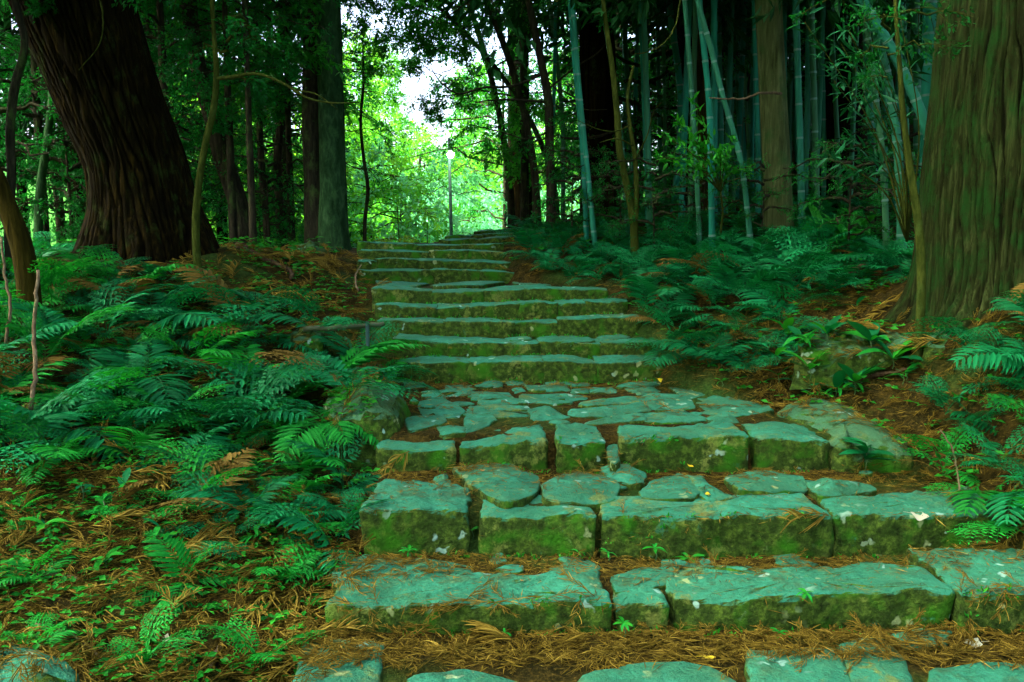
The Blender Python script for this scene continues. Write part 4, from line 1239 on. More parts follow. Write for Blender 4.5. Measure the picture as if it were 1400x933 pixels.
def frond_sword(seed, L=1.0, pairs=20, wid=.34, lw=.045):
    """once-divided frond with long leaflets"""
    r = np.random.default_rng(seed)
    mb = MB()
    s = np.linspace(0, 1, 14)
    rise, fall, bend = r.uniform(.4, .6), r.uniform(.5, .75), r.uniform(-.15, .15)
    C = np.stack([L * (s - .08 * s ** 2), L * bend * s ** 2, L * (rise * s - fall * s ** 2)], -1)
    P, D, N, LL, V = [], [], [], [], []
    for k in range(pairs):
        t = .14 + .85 * k / (pairs - 1)
        i = t * 13
        a = min(int(i), 12)
        f = i - a
        c = C[a] * (1 - f) + C[a + 1] * f
        T = unit(C[a + 1] - C[a])
        U = unit(np.cross(np.cross(T, [0, 0, 1.0]), T))
        q = k / pairs
        for sg in (-1, 1):
            S = np.cross(U, T) * sg
            P.append(c); D.append(S + T * (.45 + .5 * q) - U * r.uniform(.05, .3)); N.append(U + r.normal(0, .12, 3))
            LL.append(L * wid * (min(1, .65 + q * 1.6) * (1.0 - q ** 2.2 * .85)) * r.uniform(.92, 1.06)); V.append(.5 + r.normal(0, .14))
    P.append(C[-2]); D.append(C[-1] - C[-2]); N.append(np.array([0, 0, 1.0])); LL.append(L * .14); V.append(.6)
    LL = np.array(LL)
    leaves(mb, np.array(P), np.array(D), np.array(N), LL, np.minimum(lw * L, LL * .26), np.clip(V, 0, 1), .10, 8)
    tube(mb, C, np.linspace(.007, .0015, 14) * L, 4, .3, cap=False)
    return mb
FB = [frond_bi(100 + k) for k in range(4)] + [frond_sword(140 + k, 1.0, 14, .42, .066) for k in range(3)]
FS = [frond_sword(120 + k) for k in range(3)]
FBm = [m.mesh('frond_divided', M['fern'], False) for m in FB]
FDm = [m.mesh('frond_withered', M['deadfern'], False) for m in FB]
FBm2 = [m.mesh('frond_divided_bright', M['fern2'], False) for m in FB]
FSm = [m.mesh('frond_sword', M['fern2'], False) for m in FS]
FSm1 = [m.mesh('frond_sword_dark', M['fern'], False) for m in FS]
def fern(x, y, size, label, group=None, fronds=6, meshes=None, pitch=(-.95, -.05), az=None, name='fern', spread=6.283):
    meshes = meshes or FBm
    z, n = drop(x, y)
    t = thing(name, label, 'fern', (x, y, z - .015), group)
    a0 = random.uniform(0, 6.28) if az is None else az - spread / 2
    for k in range(fronds):
        o = link('frond', random.choice(FDm if random.random() < .05 else meshes), t)
        s = size * random.uniform(.6, 1.25)
        o.scale = (s, s * random.uniform(.9, 1.1), s)
        o.rotation_euler = (random.uniform(-.3, .3), random.uniform(*pitch), a0 + (k + random.uniform(.2, .8)) * spread / fronds)
    return t
def whole_fern(meshes_mb, seed, n, mat):
    r = np.random.default_rng(seed)
    mb = MB()
    for k in range(n):
        s = r.uniform(.7, 1.1)
        Mx = Matrix.Rotation((k + r.uniform(.2, .8)) * 6.283 / n, 4, 'Z') @ Matrix.Rotation(r.uniform(-.75, -.05), 4, 'Y') @ Matrix.Rotation(r.uniform(-.3, .3), 4, 'X') @ Matrix.Scale(s, 4)
        mb.merge(meshes_mb[r.integers(0, len(meshes_mb))], np.array(Mx))
    return mb.mesh('fern_plant', mat, False)
WF = [whole_fern(FB, 200 + k, 6, M['fern']) for k in range(4)]

def near_mark(x, y, marks):
    return min(marks, key=lambda m: (m[0] - x) ** 2 + (m[1] - y) ** 2)[2]
LM = [(-4.2, 7.2, 'beside the leaning orange-brown stem'), (-3.2, 8.0, 'just below the foot of the leaning cedar'), (-1.4, 5.6, 'around the mossy flat-topped boulder'), (-1.6, 7.2, 'near the horizontal bamboo rail'),
      (-2.6, 5.3, 'along the upper edge of the dry needle litter'), (-2.6, 6.8, 'in the middle of the fern bank below the sapling'), (-3.9, 5.6, 'beside the upright bare stem')]
RM = [(1.2, 8.2, 'along the right ends of the steps above the landing'), (1.0, 9.8, 'at the feet of the leaning bamboo pair'), (1.9, 9.4, 'before the olive forked young tree'), (2.4, 8.8, 'before the orange-barked trunk'),
      (3.0, 9.2, 'before the pale straight trunk'), (1.7, 7.1, 'at the edge of the bare earth bank'), (2.3, 7.8, 'above the bare earth bank')]
TRUNKS = [(-3.8, 9.2, .95), (3.9, 6.5, 1.0), (-2.45, 12, .4)]
def free(x, y, m=0.0):
    xl, xr = path_edges(y)
    if 3.3 < y < 15 and xl - m < x < xr + m:
        return False
    return all((x - a) ** 2 + (y - b) ** 2 > (c + .02) ** 2 for a, b, c in TRUNKS)

# hero ferns, placed where the photograph shows single plants
def at_ground(u, v, y_guess):
    y = y_guess
    for _ in range(12):
        p = pt(u, v, y)
        z = gz(p[0], y)
        d = ray(u, v)
        y2 = d[1] * (z - CAMZ) / d[2] if abs(d[2]) > 1e-4 else y
        y = .5 * y + .5 * min(max(y2, 2.5), 14)
    return pt(u, v, y)[0], y
x, y = at_ground(385, 735, 4.4)
fern(x, y, .40, 'bright pinnate fern spreading low over dry needles left of the second step', None, 5, FBm2, (-.35, .1))
x, y = at_ground(505, 590, 5.0)
fern(x - .12, y, .62, 'large pale fern arching over the mossy boulder beside the landing', None, 7, FBm, (-.6, -.15))
x, y = at_ground(450, 620, 5.0)
fern(x, y, .50, 'dark fern drooping under the mossy boulder beside the landing', None, 6, FBm2, (-.4, .1))
x, y = at_ground(440, 520, 6.2)
fern(x + .05, y, .75, 'long sword-leaved fern reaching right towards the first step above the landing', None, 4, FSm, (-.5, -.2), 0.25, 'fern', 1.6)
x, y = at_ground(340, 540, 6.0)
fern(x, y, .58, 'pale fern with broad fronds standing above the darker ferns of the left bank', None, 6, FBm, (-.7, -.3))
x, y = at_ground(250, 470, 7.0)
fern(x, y, .55, 'silvery green fern below the sapling on the left bank', None, 6, FBm, (-.7, -.3))
x, y = at_ground(1180, 650, 4.9)

LB, RBk = 'ferns covering the left bank', 'ferns covering the right bank'
fr = random.Random(21)
pts_f = []
def scatter(n, xr, yr, mind, test, tries=6000):
    out = []
    while len(out) < n and tries > 0:
        tries -= 1
        x, y = fr.uniform(*xr), fr.uniform(*yr)
        if not free(x, y, .12) or not test(x, y):
            continue
        if any((x - a) ** 2 + (y - b) ** 2 < mind ** 2 for a, b in pts_f[-400:]):
            continue
        pts_f.append((x, y))
        out.append((x, y))
    return out
LBL = 'glossy dark green fern among many on the bank below the leaning cedar'
for x, y in scatter(88, (-4.6, -.9), (4.6, 8.0), .26, lambda x, y: y > 4.9 - .15 * x * 0 and (x < -1.5 or y > 6.6) and not (x > -2.3 and y > 7.3) and fr.random() < np.interp(y, [4.6, 5.4], [.35, 1])):
    dark = fr.random() < .72
    fern(x, y, fr.uniform(.28, .66), ('glossy dark green fern ' if dark else 'yellower bright green fern ') + near_mark(x, y, LM), LB, fr.randint(5, 7), FBm if dark else FBm2)
for x, y in scatter(11, (-1.75, -.9), (4.0, 5.3), .26, lambda x, y: True):
    fern(x, y, fr.uniform(.30, .46), 'dark fern on the lower bank close beside the second and third steps', 'ferns beside the lower steps', 6, FBm if fr.random() < .6 else FBm2)
for x, y in scatter(9, (-2.9, -1.0), (3.4, 4.7), .4, lambda x, y: True):
    fern(x, y, fr.uniform(.20, .32), 'small bright fern growing through the needles on the lower left bank', 'small ferns in the needles at lower left', 5, FBm2)
for x, y in scatter(22, (-6.5, -1.9), (8.0, 9.6), .34, lambda x, y: x < -4.6 or (x < -3.0 and y < 8.3)):
    o = link('fern', fr.choice(WF))
    z, _ = drop(x, y)
    o.location = (x, y, z - .02)
    s = fr.uniform(.36, .5)
    o.scale = (s, s, s)
    o.rotation_euler = (0, 0, fr.uniform(0, 6.28))
    tag(o, 'fern in the shade at the top of the left bank near the cedar roots', 'fern', 'ferns at the top of the left bank')
RLB = 'glossy blue-green fern among many between the stairs and the bamboo'
for x, y in scatter(110, (.9, 3.6), (6.6, 10.2), .23, lambda x, y: x > np.interp(y, [6.6, 7, 8.4, 10], [1.55, 1.4, 1.05, .65]) and not (x > 2.3 and y < 7.4)):
    fern(x, y, fr.uniform(.26, .58), 'glossy blue-green fern ' + near_mark(x, y, RM), RBk, fr.randint(5, 6), FBm)
for x, y in scatter(26, (.05, 1.3), (8.7, 11.4), .22, lambda x, y: True):
    fern(x, y, fr.uniform(.26, .46), 'feathery green fern on the slope right of the narrow upper flight', 'ferns right of the upper flight', 6, FBm)
for x, y in scatter(34, (2.45, 3.6), (4.15, 5.6), .22, lambda x, y: x > np.interp(y, [4.1, 5.0, 5.6], [2.55, 2.5, 2.75])):
    fern(x, y, fr.uniform(.30, .46), 'dark feathery fern on the right bank below the mossy cedar', 'ferns below the mossy cedar', 6, FBm if fr.random() < .75 else FBm2)
for x, y in scatter(30, (.2, 7), (10.2, 13), .4, lambda x, y: True):
    o = link('fern', fr.choice(WF))
    z, _ = drop(x, y)
    o.location = (x, y, z - .02)
    s = fr.uniform(.36, .5)
    o.scale = (s, s, s)
    o.rotation_euler = (0, 0, fr.uniform(0, 6.28))
    tag(o, 'dim fern growing around the feet of the bamboos', 'fern', 'ferns around the bamboo feet')

# ------------------------------------------------------------------ broad-leaved plants, seedlings
def blade(L, wd, bend=.5, fold=.12, n=7, var=.5):
    s = np.linspace(0, 1, n)
    w = wd * .5 * np.sin(np.pi * np.clip(s * .96 + .03, 0, 1)) ** .75
    c = np.stack([L * (s - .15 * bend * s ** 2), 0 * s, L * bend * (.35 * s - .75 * s ** 2)], -1)
    V = np.concatenate([c + np.stack([0 * s, w, fold * w * 2], -1), c, c + np.stack([0 * s, -w, fold * w * 2], -1)])
    q = [(a, a + 1, n + a + 1, n + a) for a in range(n - 1)] + [(n + a, n + a + 1, 2 * n + a + 1, 2 * n + a) for a in range(n - 1)]
    return MB().add(V, q, None, var)
BLm = [blade(1, .30, .5, .15, var=.6).mesh('leaf_blade', M['cover'], True), blade(1, .36, .25, .12, var=.4).mesh('leaf_blade_flat', M['fern'], True), blade(1, .24, .8, .15, var=.7).mesh('leaf_blade_curved', M['fern2'], True)]
def leaf_plant(u, v, yg, label, n, size, stem_h, mats=(0,), pitch=(-.7, .2), group=None, name='seedling', cat='plant', whorls=1, xy=None):
    x, y = xy if xy else at_ground(u, v, yg)
    if v and not xy:
        h = BVH.ray_cast(Vector((0, 0, CAMZ)), Vector(ray(u, v)).normalized())
        if h[0] is not None:
            x, y = h[0].x, h[0].y
            if abs(h[1].z) < .6:
                y -= .05
    z, _ = drop(x, y)
    t = thing(name, label, cat, (x, y, z - .01), group)
    mb = MB()
    tube(mb, [(0, 0, 0), (.01, 0, stem_h * .5), (0, 0, stem_h)], [.004, .0035, .003], 5)
    mb.obj('stem', M['stem'], t)
    for k in range(n):
        o = link('leaf', BLm[random.choice(mats)], t)
        s = size * random.uniform(.75, 1.15)
        o.scale = (s, s, s)
        o.location = (0, 0, stem_h * (1 - .75 * (k % whorls) / max(1, whorls)))
        o.rotation_euler = (random.uniform(-.25, .25), random.uniform(*pitch), k * 2.4 + random.uniform(-.3, .3))
    return t
leaf_plant(1178, 640, 5.1, 'glossy lance-leaved plant growing against the sloping rock of the landing', 13, .19, .16, (1,), (-.55, .35), name='leafy_plant', whorls=3)
for u, v, lab, n, s, h in [(645,738,'green seedling in the crack between blocks of the second step',5,.055,.06),(852,874,'small leafy seedling at the gap in the lowest step',9,.065,.08),
    (830,746,'tiny sprig left of a leaf tuft under the second step',5,.05,.05),(893,748,'ivy-like sprout under the long block of the second step',7,.07,.08),
    (790,748,'two-leaved sprig under the second block of the second step',4,.05,.04),(1060,862,'low tuft of leaflets under the lowest step',10,.06,.03),(1100,864,'mossy sprout under the right half of the lowest step',8,.05,.03),
    (940,752,'feathery moss tuft under the long second-step block',14,.09,.02),(560,740,'clump of tiny leaves on the corner block of the second step',12,.05,.05),(690,862,'sprinkling of tiny leaves on the face of the lowest step',9,.04,.04),
    (447,800,'single green leaf beside the left end of the lowest step',3,.06,.05),(255,905,'round green leaf on dry needles in the lower left',2,.09,.03),(1290,745,'small weed under the right end of the second step',6,.06,.05),(985,520,'low weed on the far edge of the landing',6,.08,.05)]:
    leaf_plant(u, v, 4.2, lab, n, s, h, (0, 2), (-.6, .3))
for k, (u, v) in enumerate([(1075,470),(1105,485),(1140,498),(1060,500),(1165,520),(1190,480),(1220,505),(1130,470)]):
    leaf_plant(u, v, 6.3, 'broad-leaved green plant on the bare earth bank under the mossy cedar', random.randint(4, 6), random.uniform(.20, .32), .08, (0, 1, 2), (-1.1, -.1), 'broad-leaved plants on the earth bank', 'broadleaf_plant')
for k, (u, v) in enumerate([(1120,330),(1145,335),(1160,345),(1100,345),(1175,330)]):
    leaf_plant(u, v, 7.6, 'tall broad-bladed plant between the bamboos and the mossy cedar', random.randint(6, 8), random.uniform(.34, .5), .06, (0, 2), (-1.3, -.4), 'broad-bladed plants by the bamboos', 'broadleaf_plant')
for k in range(16):
    u, v = random.uniform(20, 420), random.uniform(600, 780)
    leaf_plant(u, v, 4.4, 'low broad-leaved weed on the lower left bank', random.randint(5, 9), random.uniform(.06, .13), random.uniform(.03, .12), (0, 1, 2), (-.7, .3), 'weeds on the lower left bank', 'weed', 'plant', 2)
for k in range(14):
    put = (random.uniform(1050, 1260), random.uniform(400, 540))
    leaf_plant(*put, 6.3, 'small leafy weed in the litter of the earth bank', random.randint(4, 8), random.uniform(.08, .18), random.uniform(.04, .12), (0, 1, 2), (-.9, .2), 'weeds of the earth bank', 'weed', 'plant', 2)
for k in range(10):
    u, v = random.uniform(920, 1010), random.uniform(470, 505)
    leaf_plant(u, v, 7, 'round-leaved creeper at the right edge beside the first step above the landing', random.randint(5, 8), random.uniform(.07, .1), .05, (1,), (-.5, .3), 'creepers beside the steps', 'creeper')

# leafy branch hanging before the orange trunk, belongs to a small tree
sh = [o for o in SC.objects if o.get('label', '').startswith('low green shrub before')][0]
mb, lb = MB(), MB()
rr_ = np.random.default_rng(3)
hub = pt(985, 262, 8.9)
LPp, LDd = [], []
for tgt in [(900,215),(925,165),(950,140),(905,185),(945,195),(1000,190),(1020,235),(985,205),(930,230)]:
    e = pt(*tgt, 8.7 + rr_.uniform(-.25, .3))
    C = spline([hub, hub * .5 + e * .5 + np.array([0, 0, .10]), e], 10)
    tube(mb, C, np.linspace(.008, .002, 10), 4)
    for c, d in zip(C[3:], np.gradient(C, axis=0)[3:]):
        for _ in range(7):
            LPp.append(c + rr_.normal(0, .02, 3)); LDd.append(unit(d) * .6 + rr_.normal(0, .6, 3))
C = spline([pt(985, 320, 9.1), pt(988, 290, 9.0), hub], 8)
tube(mb, C, np.linspace(.014, .008, 8), 5)
LPp, LDd = np.array(LPp), np.array(LDd)
leaves(lb, LPp, LDd, np.array([0, 0, 1.0]) + rr_.normal(0, .35, LPp.shape), rr_.uniform(.06, .11, len(LPp)), rr_.uniform(.026, .042, len(LPp)), rr_.random(len(LPp)), .15, 8)
t = thing('leafy_shrub', 'leafy shrub holding wide sprays of leaves before the orange-barked trunk', 'shrub', (float(C[0][0]), 9.1, gz(float(C[0][0]), 9.1)))
shift(mb, t.location).obj('branches', M['bark_olive'], t)
shift(lb, t.location).obj('foliage', M['cover'], t)
# lance-leaved bush before the bamboo by the cedar
mb, lb = MB(), MB()
LPp, LDd = [], []
hub = pt(1240, 330, 7.0)
for tgt in [(1165,190),(1180,130),(1130,210),(1200,90),(1150,60),(1210,160),(1100,30),(1180,20),(1230,20),(1140,110),(1190,215),(1160,40)]:
    e = pt(*tgt, 6.9 + rr_.uniform(-.4, .6))
    C = spline([hub, hub * .55 + e * .45 + np.array([.12, 0, .05]), e], 14)
    tube(mb, C, np.linspace(.010, .002, 14), 4)
    for c, d in zip(C[9:], np.gradient(C, axis=0)[9:]):
        for _ in range(6):
            LPp.append(c + rr_.normal(0, .03, 3)); LDd.append(unit(d) * .5 + rr_.normal(0, .6, 3) + np.array([-.2, 0, -.1]))
LPp, LDd = np.array(LPp), np.array(LDd)
leaves(lb, LPp, LDd, np.array([0, 0, 1.0]) + rr_.normal(0, .5, LPp.shape), rr_.uniform(.09, .17, len(LPp)), rr_.uniform(.018, .030, len(LPp)), rr_.random(len(LPp)), .12, 8)
t = thing('leafy_shrub', 'tall shrub with narrow willow-like leaves between bamboo and mossy cedar', 'shrub', (float(hub[0]), 7.0, gz(float(hub[0]), 7.0)))
shift(mb, t.location).obj('branches', M['bark_olive'], t)
shift(lb, t.location).obj('foliage', M['bleaf'], t)

# ------------------------------------------------------------------ ground cover (uncountable)
gc = MB()
rr_ = np.random.default_rng(31)
def cover_patch(n, sampler, size, lift=.03):
    P, Nn = [], []
    for _ in range(n):
        x, y = sampler()
        if not free(x, y, .02):
            continue
        z, nn = drop(x, y)
        c = np.array([x, y, z + lift * rr_.uniform(.2, 2.2)])
        for a in rr_.uniform(0, 6.28) + np.array([0, 2.1, 4.2]):
            P.append(np.r_[c, math.cos(a), math.sin(a), rr_.uniform(-.2, .3)])
    P = np.array(P)
    s = size * rr_.uniform(.6, 1.35, len(P))
    leaves(gc, P[:, :3], P[:, 3:], np.array([0, 0, 1.0]) + rr_.normal(0, .3, (len(P), 3)), s, s * .62, rr_.random(len(P)), .15, 4)
cover_patch(2900, lambda: (rr_.uniform(-4.2, -.85), rr_.uniform(3.3, 6.0)), .040)
cover_patch(1600, lambda: (rr_.uniform(-5, -1.0), rr_.uniform(5.5, 9.5)), .055)
cover_patch(1500, lambda: (rr_.uniform(1.1, 4.2), rr_.uniform(4.4, 10.5)), .050)
cover_patch(900, lambda: (rr_.uniform(0, 8), rr_.uniform(10, 14)), .075, .06)
cover_patch(700, lambda: (rr_.uniform(-8, -2.2), rr_.uniform(9.5, 14)), .075, .06)
o = gc.obj('ground_cover', M['cover'], None, False)
o['kind'] = 'stuff'
tag(o, 'tiny green leaves of creeping weeds covering the banks', 'ground cover')
# moss tufts along the feet of the steps
mt = MB()
for k in range(8):
    nm, yy, segs, dep, hh = STEPS[k]
    for u1, v1, u2, v2 in segs:
        for _ in range(int((u2 - u1) * yy / 1200 * 34)):
            if rr_.random() > .5 + .5 * math.sin(u1 + 9 * rr_.random()):
                continue
            u = rr_.uniform(u1, u2)
            p = pt(u, 400, yy - rr_.uniform(.015, .06))
            z, _ = drop(p[0], p[1])
            n = 6
            c = np.tile([p[0], p[1], z], (n, 1)) + rr_.normal(0, .014, (n, 3)) * [1, .6, .3]
            leaves(mt, c, rr_.normal(0, .7, (n, 3)) + [0, -.2, .8], rr_.normal(0, 1, (n, 3)), rr_.uniform(.014, .034, n), .011, rr_.random(n), .1, 4)
o = mt.obj('moss_tufts', M['cover'], None, False)
o['kind'] = 'stuff'
tag(o, 'small green moss tufts along the feet of the stone steps', 'moss')

# ------------------------------------------------------------------ dry cedar sprays, twigs, fallen leaves
def spray(seed, strands=26, k=3, pn=6):
    r = np.random.default_rng(seed)
    mb = MB()
    s = np.linspace(0, 1, 8)
    b = r.uniform(-.35, .35)
    C = np.stack([s - .1 * s ** 2, b * s ** 2, .10 * np.sin(np.pi * s)], -1)
    tube(mb, C, np.linspace(.012, .006, 8), k, .25, cap=False)
    for _ in range(strands):
        t = r.uniform(.05, .95)
        i = t * 7
        a = min(int(i), 6)
        c = C[a] + (C[a + 1] - C[a]) * (i - a)
        sg = r.choice([-1, 1])
        L = r.uniform(.25, .55) * (1.1 - .5 * t)
        cu = r.uniform(-.1, .75)
        q = np.linspace(0, 1, pn)
        P = c + np.stack([L * (q * .85), sg * L * (.55 * q - cu * q ** 2), L * (r.uniform(-.05, .45) * q - r.uniform(.1, .4) * q ** 2)], -1)
        tube(mb, P, np.array([.007, .011, .012, .011, .008, .003])[:pn], k, np.clip(r.normal(.55, .2), 0, 1), cap=False)
    return mb
SP = [spray(300 + k) for k in range(6)]
SPl = [spray(320 + k, 15, 3, 5) for k in range(5)]
SPm = [m.mesh('cedar_spray', M['litter'], True) for m in SP]
def align(x, y, s, lift=0.0, tilt=.18, flat=1.0):
    z, n = drop(x, y)
    n = Vector(n)
    n = (n + Vector((random.gauss(0, tilt), random.gauss(0, tilt), 0))).normalized()
    if n.z < .55:
        n = Vector((n.x * .4, n.y * .4, 1)).normalized()
    q = Vector((0, 0, 1)).rotation_difference(n)
    return Matrix.Translation((x, y, z + lift)) @ q.to_matrix().to_4x4() @ Matrix.Rotation(random.uniform(0, 6.28), 4, 'Z') @ Matrix.Diagonal((s, s, s * flat, 1))
lit = MB()
def litter(n, sampler, smin, smax, lift=.004, test=None, flat=1.0):
    for _ in range(n):
        x, y = sampler()
        if test and not test(x, y):
            continue
        Mx = align(x, y, random.uniform(smin, smax), random.uniform(0, lift), .15, flat)
        lit.merge(SPl[random.randrange(5)], np.array(Mx))
U = random.uniform
litter(620, lambda: (U(-3.2, -.72), U(3.2, 4.9)), .12, .26, .05, lambda x, y: free(x, y))
litter(200, lambda: (U(-3.4, -.9), U(4.9, 7)), .12, .26, .03, lambda x, y: free(x, y))
litter(380, lambda: (U(-.85, 2.3), U(3.38, 3.72)), .09, .20, .02, None, .7)
for k in range(3):
    y0, y1 = SY[k] + .26, SY[k + 1] - .02
    litter((260, 210, 150)[k], lambda: (U(SXL[k], SXR[k]), U(y1 - .30, y1) if random.random() < .7 else U(y0, y1)), .05, .15, .006, None, .45)
    litter((40, 40, 30)[k], lambda: (U(SXL[k], SXL[k] + .5), U(y0, y1)), .07, .16, .01, None, .6)
litter(60, lambda: (U(.9, 2.3), U(5.9, 6.9)), .08, .18, .01, None, .6)
for k in range(3, 8):
    litter(26, lambda: (U(SXL[k], SXR[k]), SY[k] - U(.0, .12)), .05, .12, .004, None, .4)
litter(360, lambda: (U(1.2, 3.6), U(5.2, 7.4)), .10, .22, .02, lambda x, y: free(x, y))
litter(420, lambda: (U(-5.0, -1.3), U(7.6, 11)), .14, .30, .03, lambda x, y: free(x, y))
litter(90, lambda: (U(-1.9, -1.0), U(6.5, 9)), .10, .2, .02, lambda x, y: free(x, y))
litter(120, lambda: (U(.0, 3.5), U(8, 12)), .12, .26, .02, lambda x, y: free(x, y))
litter(160, lambda: (U(2.3, 3.4), U(3.8, 5.4)), .10, .22, .02, lambda x, y: free(x, y))
litter(200, lambda: (U(1.2, 2.5), U(6.1, 7.6)), .09, .2, .015, lambda x, y: free(x, y))
litter(160, lambda: (U(-.1, 1.2), U(8.6, 11.5)), .10, .22, .015, lambda x, y: free(x, y))
# loose single needles and chips on the treads
LPp, LDd = [], []
for _ in range(2600):
    k = rr_.integers(0, 4)
    y = rr_.uniform(3.4, 3.72) if k == 3 else rr_.uniform(SY[k] + .02, SY[k + 1])
    x = rr_.uniform(SXL[min(k, 2)], SXR[min(k, 2)])
    z, _ = drop(x, y)
    a = rr_.uniform(0, 6.28)
    LPp.append((x, y, z + .004)); LDd.append((math.cos(a), math.sin(a), .03))
leaves(lit, np.array(LPp), np.array(LDd), np.tile([0, 0, 1.0], (len(LPp), 1)), rr_.uniform(.02, .06, len(LPp)), .0035, rr_.random(len(LPp)), .1, 4)
def mat_needles(n, sampler, a, b, test=None, lift=.02):
    P, D = [], []
    for _ in range(n):
        x, y = sampler()
        if test and not test(x, y):
            continue
        z, _ = drop(x, y)
        an = n2(np.array([x]), np.array([y]), 2.2, 2)[0] * 18 + rr_.normal(0, .7)
        P.append((x, y, z + rr_.uniform(.002, lift)))
        D.append((math.cos(an), math.sin(an), rr_.normal(0, .12)))
    P = np.array(P)
    leaves(lit, P, np.array(D), np.array([0, 0, 1.0]) + rr_.normal(0, .4, P.shape), rr_.uniform(a, b, len(P)), rr_.uniform(.003, .006, len(P)), np.clip(rr_.normal(.5, .25, len(P)), 0, 1), .1, 4)
mat_needles(9000, lambda: (U(-3.0, -.75), U(3.2, 5.0)), .05, .13, lambda x, y: free(x, y))
mat_needles(3600, lambda: (U(-.85, 2.3), U(3.36, 3.72)), .05, .12)
for k in range(3):
    mat_needles((2600, 2200, 1800)[k], lambda: (U(SXL[k], SXR[k]), SY[k + 1] - abs(random.gauss(0, .16)) if random.random() < .7 else U(SY[k] + .25, SY[k + 1])), .03, .09, None, .008)
mat_needles(6500, lambda: (U(1.2, 3.5), U(4.2, 7.4)), .05, .12, lambda x, y: free(x, y))
mat_needles(3000, lambda: (U(-5, -1.2), U(7, 11)), .06, .14, lambda x, y: free(x, y))
o = lit.obj('needle_litter', M['litter'], None, True)
o['kind'] = 'stuff'
tag(o, 'brown dry cedar needles strewn over the steps and banks', 'needle litter')

def put_spray(u, v, s, label, group=None, n=1):
    h = BVH.ray_cast(Vector((0, 0, CAMZ)), Vector(ray(u, v)).normalized())
    x, y = (h[0].x, h[0].y) if h[0] is not None else at_ground(u, v, 4)
    o = link('cedar_spray', random.choice(SPm))
    o.matrix_world = align(x, y, s, .01, .12)
    tag(o, label, 'dead spray', group)
    return o
put_spray(150, 660, .42, 'big dry cedar spray on the bank above the lower left weeds')
put_spray(330, 655, .30, 'dry brown cedar spray beside the bright low fern')
put_spray(720, 892, .36, 'heaped dry cedar spray in front of the lowest step')
put_spray(640, 905, .32, 'dry cedar spray left of the heap before the lowest step')
put_spray(1130, 760, .30, 'dry cedar spray lying below the right half of the second step')
put_spray(560, 640, .30, 'dry cedar spray piled at the left end of the third step')
put_spray(1315, 620, .26, 'brown cedar spray caught in the ferns right of the landing')
put_spray(1215, 130, .25, 'brown cedar spray at the foot of the right bank') if False else None
g1, g2 = 'dry sprays on the lower left bank', 'dry sprays on the right bank'
for k in range(46):
    put_spray(U(0, 480), U(640, 915), U(.20, .40), 'curled dry cedar spray among the litter of the lower left bank', g1)
for k in range(14):
    put_spray(U(1020, 1350), U(400, 540), U(.22, .36), 'dry cedar spray on the earth bank below the mossy cedar', g2)
for k in range(26):
    put_spray(U(230, 480), U(345, 430), U(.3, .45), 'dry cedar spray on the brown mound between leaning cedar and stairs', 'dry sprays on the brown mound')

def stick(pts, label, r0, r1, mat='deadwood', name='fallen_branch', cat='branch', hug=True, k=6, group=None):
    W3 = []
    for p in pts:
        if len(p) == 2:
            h = BVH.ray_cast(Vector((0, 0, CAMZ)), Vector(ray(*p)).normalized())
            q = np.array(h[0]) if h[0] is not None else pt(*p, 5)
            W3.append(q + [0, 0, r0 * .8])
        else:
            W3.append(pt(*p))
    C = spline(np.array(W3), 20)
    C[1:-1] += rr_.normal(0, r0 * .25, (18, 3))
    org = C[0].copy()
    mb = MB()
    tube(mb, C - org, np.linspace(r0, r1, 20), k)
    o = mb.obj(name, M[mat])
    o.location = tuple(org)
    return tag(o, label, cat, group)
stick([(325,338),(350,352),(378,366),(396,374),(398,384)], 'thick exposed root curving down the brown mound left of the stairs', .035, .02, 'root', 'tree_root', 'root', k=8)
stick([(415,450,7.15),(460,448,7.2),(525,443,7.4)], 'horizontal bamboo rail lying beside the stairs on the left', .022, .020, 'rail', 'bamboo_rail', 'rail', k=10)
_p = pt(503, 446, 7.25)
_pg = gz(_p[0], 7.25)
mb = MB()
tube(mb, [(0, 0, -.1), (0, 0, max(.1, _p[2] - _pg + .04))], [.016, .016], 8)
o = mb.obj('short_stake', M['metal'])
o.location = (_p[0], 7.22, _pg)
tag(o, 'pale upright stake under the horizontal bamboo rail', 'stake')
stick([(290,915),(296,895),(305,882)], 'pale broken twig lying in needles at the lower left', .012, .010, 'deadwood', 'twig', 'twig')
stick([(52,786),(85,788),(122,797)], 'pale curved twig on the needles of the lower left bank', .008, .004, 'deadwood', 'twig', 'twig')
stick([(48,856),(90,866),(125,890),(150,925)], 'long grey twig arching beside the lichen-spotted corner boulder', .008, .004, 'deadwood', 'twig', 'twig')
stick([(88,750),(92,710),(116,684)], 'thin bare stem under the big dry cedar spray', .007, .004, 'deadwood', 'twig', 'twig')
stick([(490,398,8.3),(486,384,8.4),(488,372,8.5),(494,362,8.5)], 'whitish crooked twig standing at the left end of the deep tread', .010, .006, 'deadwood', 'twig', 'twig')
stick([(1280,392),(1320,402),(1365,414),(1400,424)], 'mossy fallen branch lying at the foot of the mossy cedar', .03, .018, 'root')
stick([(1150,384),(1190,362),(1225,330),(1245,300)], 'long root running down from the mossy cedar to the bank', .03, .02, 'root', 'tree_root', 'root', k=8)
stick([(1270,330),(1300,342),(1335,352)], 'straight dead stick leaning on the base of the mossy cedar', .012, .008)
stick([(1130,398),(1142,385),(1152,370)], 'short pale split cane on the earth bank', .010, .008, 'deadwood', 'twig', 'twig')
stick([(1160,526),(1190,518),(1240,508)], 'dark dead branch along the lower edge of the earth bank', .022, .012, 'root')
stick([(1312,672,4.55),(1308,640,4.6),(1300,610,4.65),(1285,588,4.7)], 'pale bent vine stem hanging before the ferns right of the landing', .006, .004, 'deadwood', 'vine', 'vine')
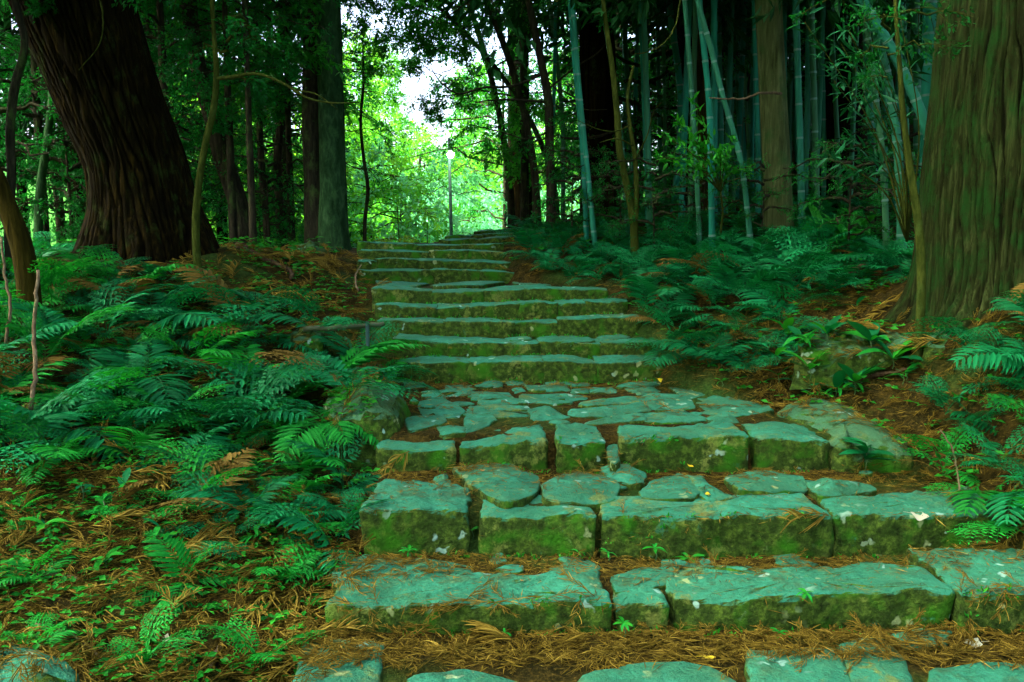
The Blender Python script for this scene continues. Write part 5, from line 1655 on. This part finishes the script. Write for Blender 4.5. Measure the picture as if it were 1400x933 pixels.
stick([(8,470,6.0),(14,420,6.1),(6,370,6.2),(2,325,6.3)], 'pale crooked vine stem at the left edge among the ferns', .013, .009, 'deadwood', 'vine', 'vine')
stick([(42,560,5.4),(48,500,5.6),(46,440,5.8),(52,370,6.0)], 'upright bare stem rising through the left bank ferns', .016, .012, 'deadwood', 'vine', 'vine')
stick([(930,0,8.6),(925,30,8.5),(912,55,8.4),(890,70,8.3),(868,74,8.2)], 'curved bare vine hanging across the dark trunks of the grove', .008, .004, 'bark_olive', 'vine', 'vine')
stick([(1068,128,9.4),(1040,128,9.2),(1010,136,9.0),(970,134,8.9)], 'dead side branch stub reaching left from the pale straight trunk', .016, .007, 'deadwood', 'dead_branch', 'branch')
stick([(134,-8,8.4),(141,24,8.3),(136,60,8.2),(108,96,8.1)], 'thin pale vine hanging in front of the leaning cedar trunk', .008, .004, 'bark_olive', 'vine', 'vine')

def fallen(u, v, s, label, mat, lobes=0):
    h = BVH.ray_cast(Vector((0, 0, CAMZ)), Vector(ray(u, v)).normalized())
    x, y = (h[0].x, h[0].y) if h[0] is not None else at_ground(u, v, 4)
    n = 22
    a = np.arange(n) * 2 * np.pi / n
    r_ = (1 - .32 * np.abs(np.sin(a * lobes / 2))) if lobes else (1 / (1 + 1.1 * np.abs(np.sin(a))))
    V = np.stack([r_ * np.cos(a), r_ * np.sin(a), .16 * np.sin(2 * a + 1) * r_ + .10 * r_], -1)
    V = np.vstack([V, [0, 0, 0]])
    mb = MB().add(V, None, [(k, (k + 1) % n, n) for k in range(n)], .5)
    tube(mb, [(-.9, 0, .08), (-1.3, .05, .05), (-1.7, .02, .02)], [.03, .025, .02], 4)
    o = mb.obj('fallen_leaf', M[mat], None, True)
    o.matrix_world = align(x, y, s, .008, .2)
    return tag(o, label, 'leaf')
fallen(455, 762, .075, 'large pale lobed dead leaf beside the left end of the second step', 'paleleaf', 5)
fallen(968, 902, .032, 'yellow fallen leaf on the needles below the lowest step', 'yellow')
fallen(968, 678, .030, 'yellow fallen leaf on the tread of the second step', 'yellow')
fallen(943, 640, .026, 'curled yellow leaf at the foot of the third step', 'yellow')
fallen(203, 862, .024, 'small bright yellow leaf on the lower left needles', 'yellow')
fallen(1330, 882, .04, 'crumpled buff dead leaf below the right end of the lowest step', 'paleleaf', 5)
fallen(226, 876, .026, 'grey-white dead leaf near the small yellow leaf', 'paleleaf', 5)
fallen(715, 796, .02, 'ochre leaf on the left block of the lowest step', 'dryleaf')
fallen(735, 830, .016, 'tiny ochre leaf near the front edge of the lowest step', 'dryleaf')
fallen(1255, 742, .045, 'greyish torn dead leaf in needles under the right part of the second step', 'paleleaf', 4)
fallen(905, 522, .04, 'orange-yellow leaf on the back of the landing', 'yellow')
fallen(660, 645, .02, 'ochre leaf fragment on the slab behind the second step', 'dryleaf')
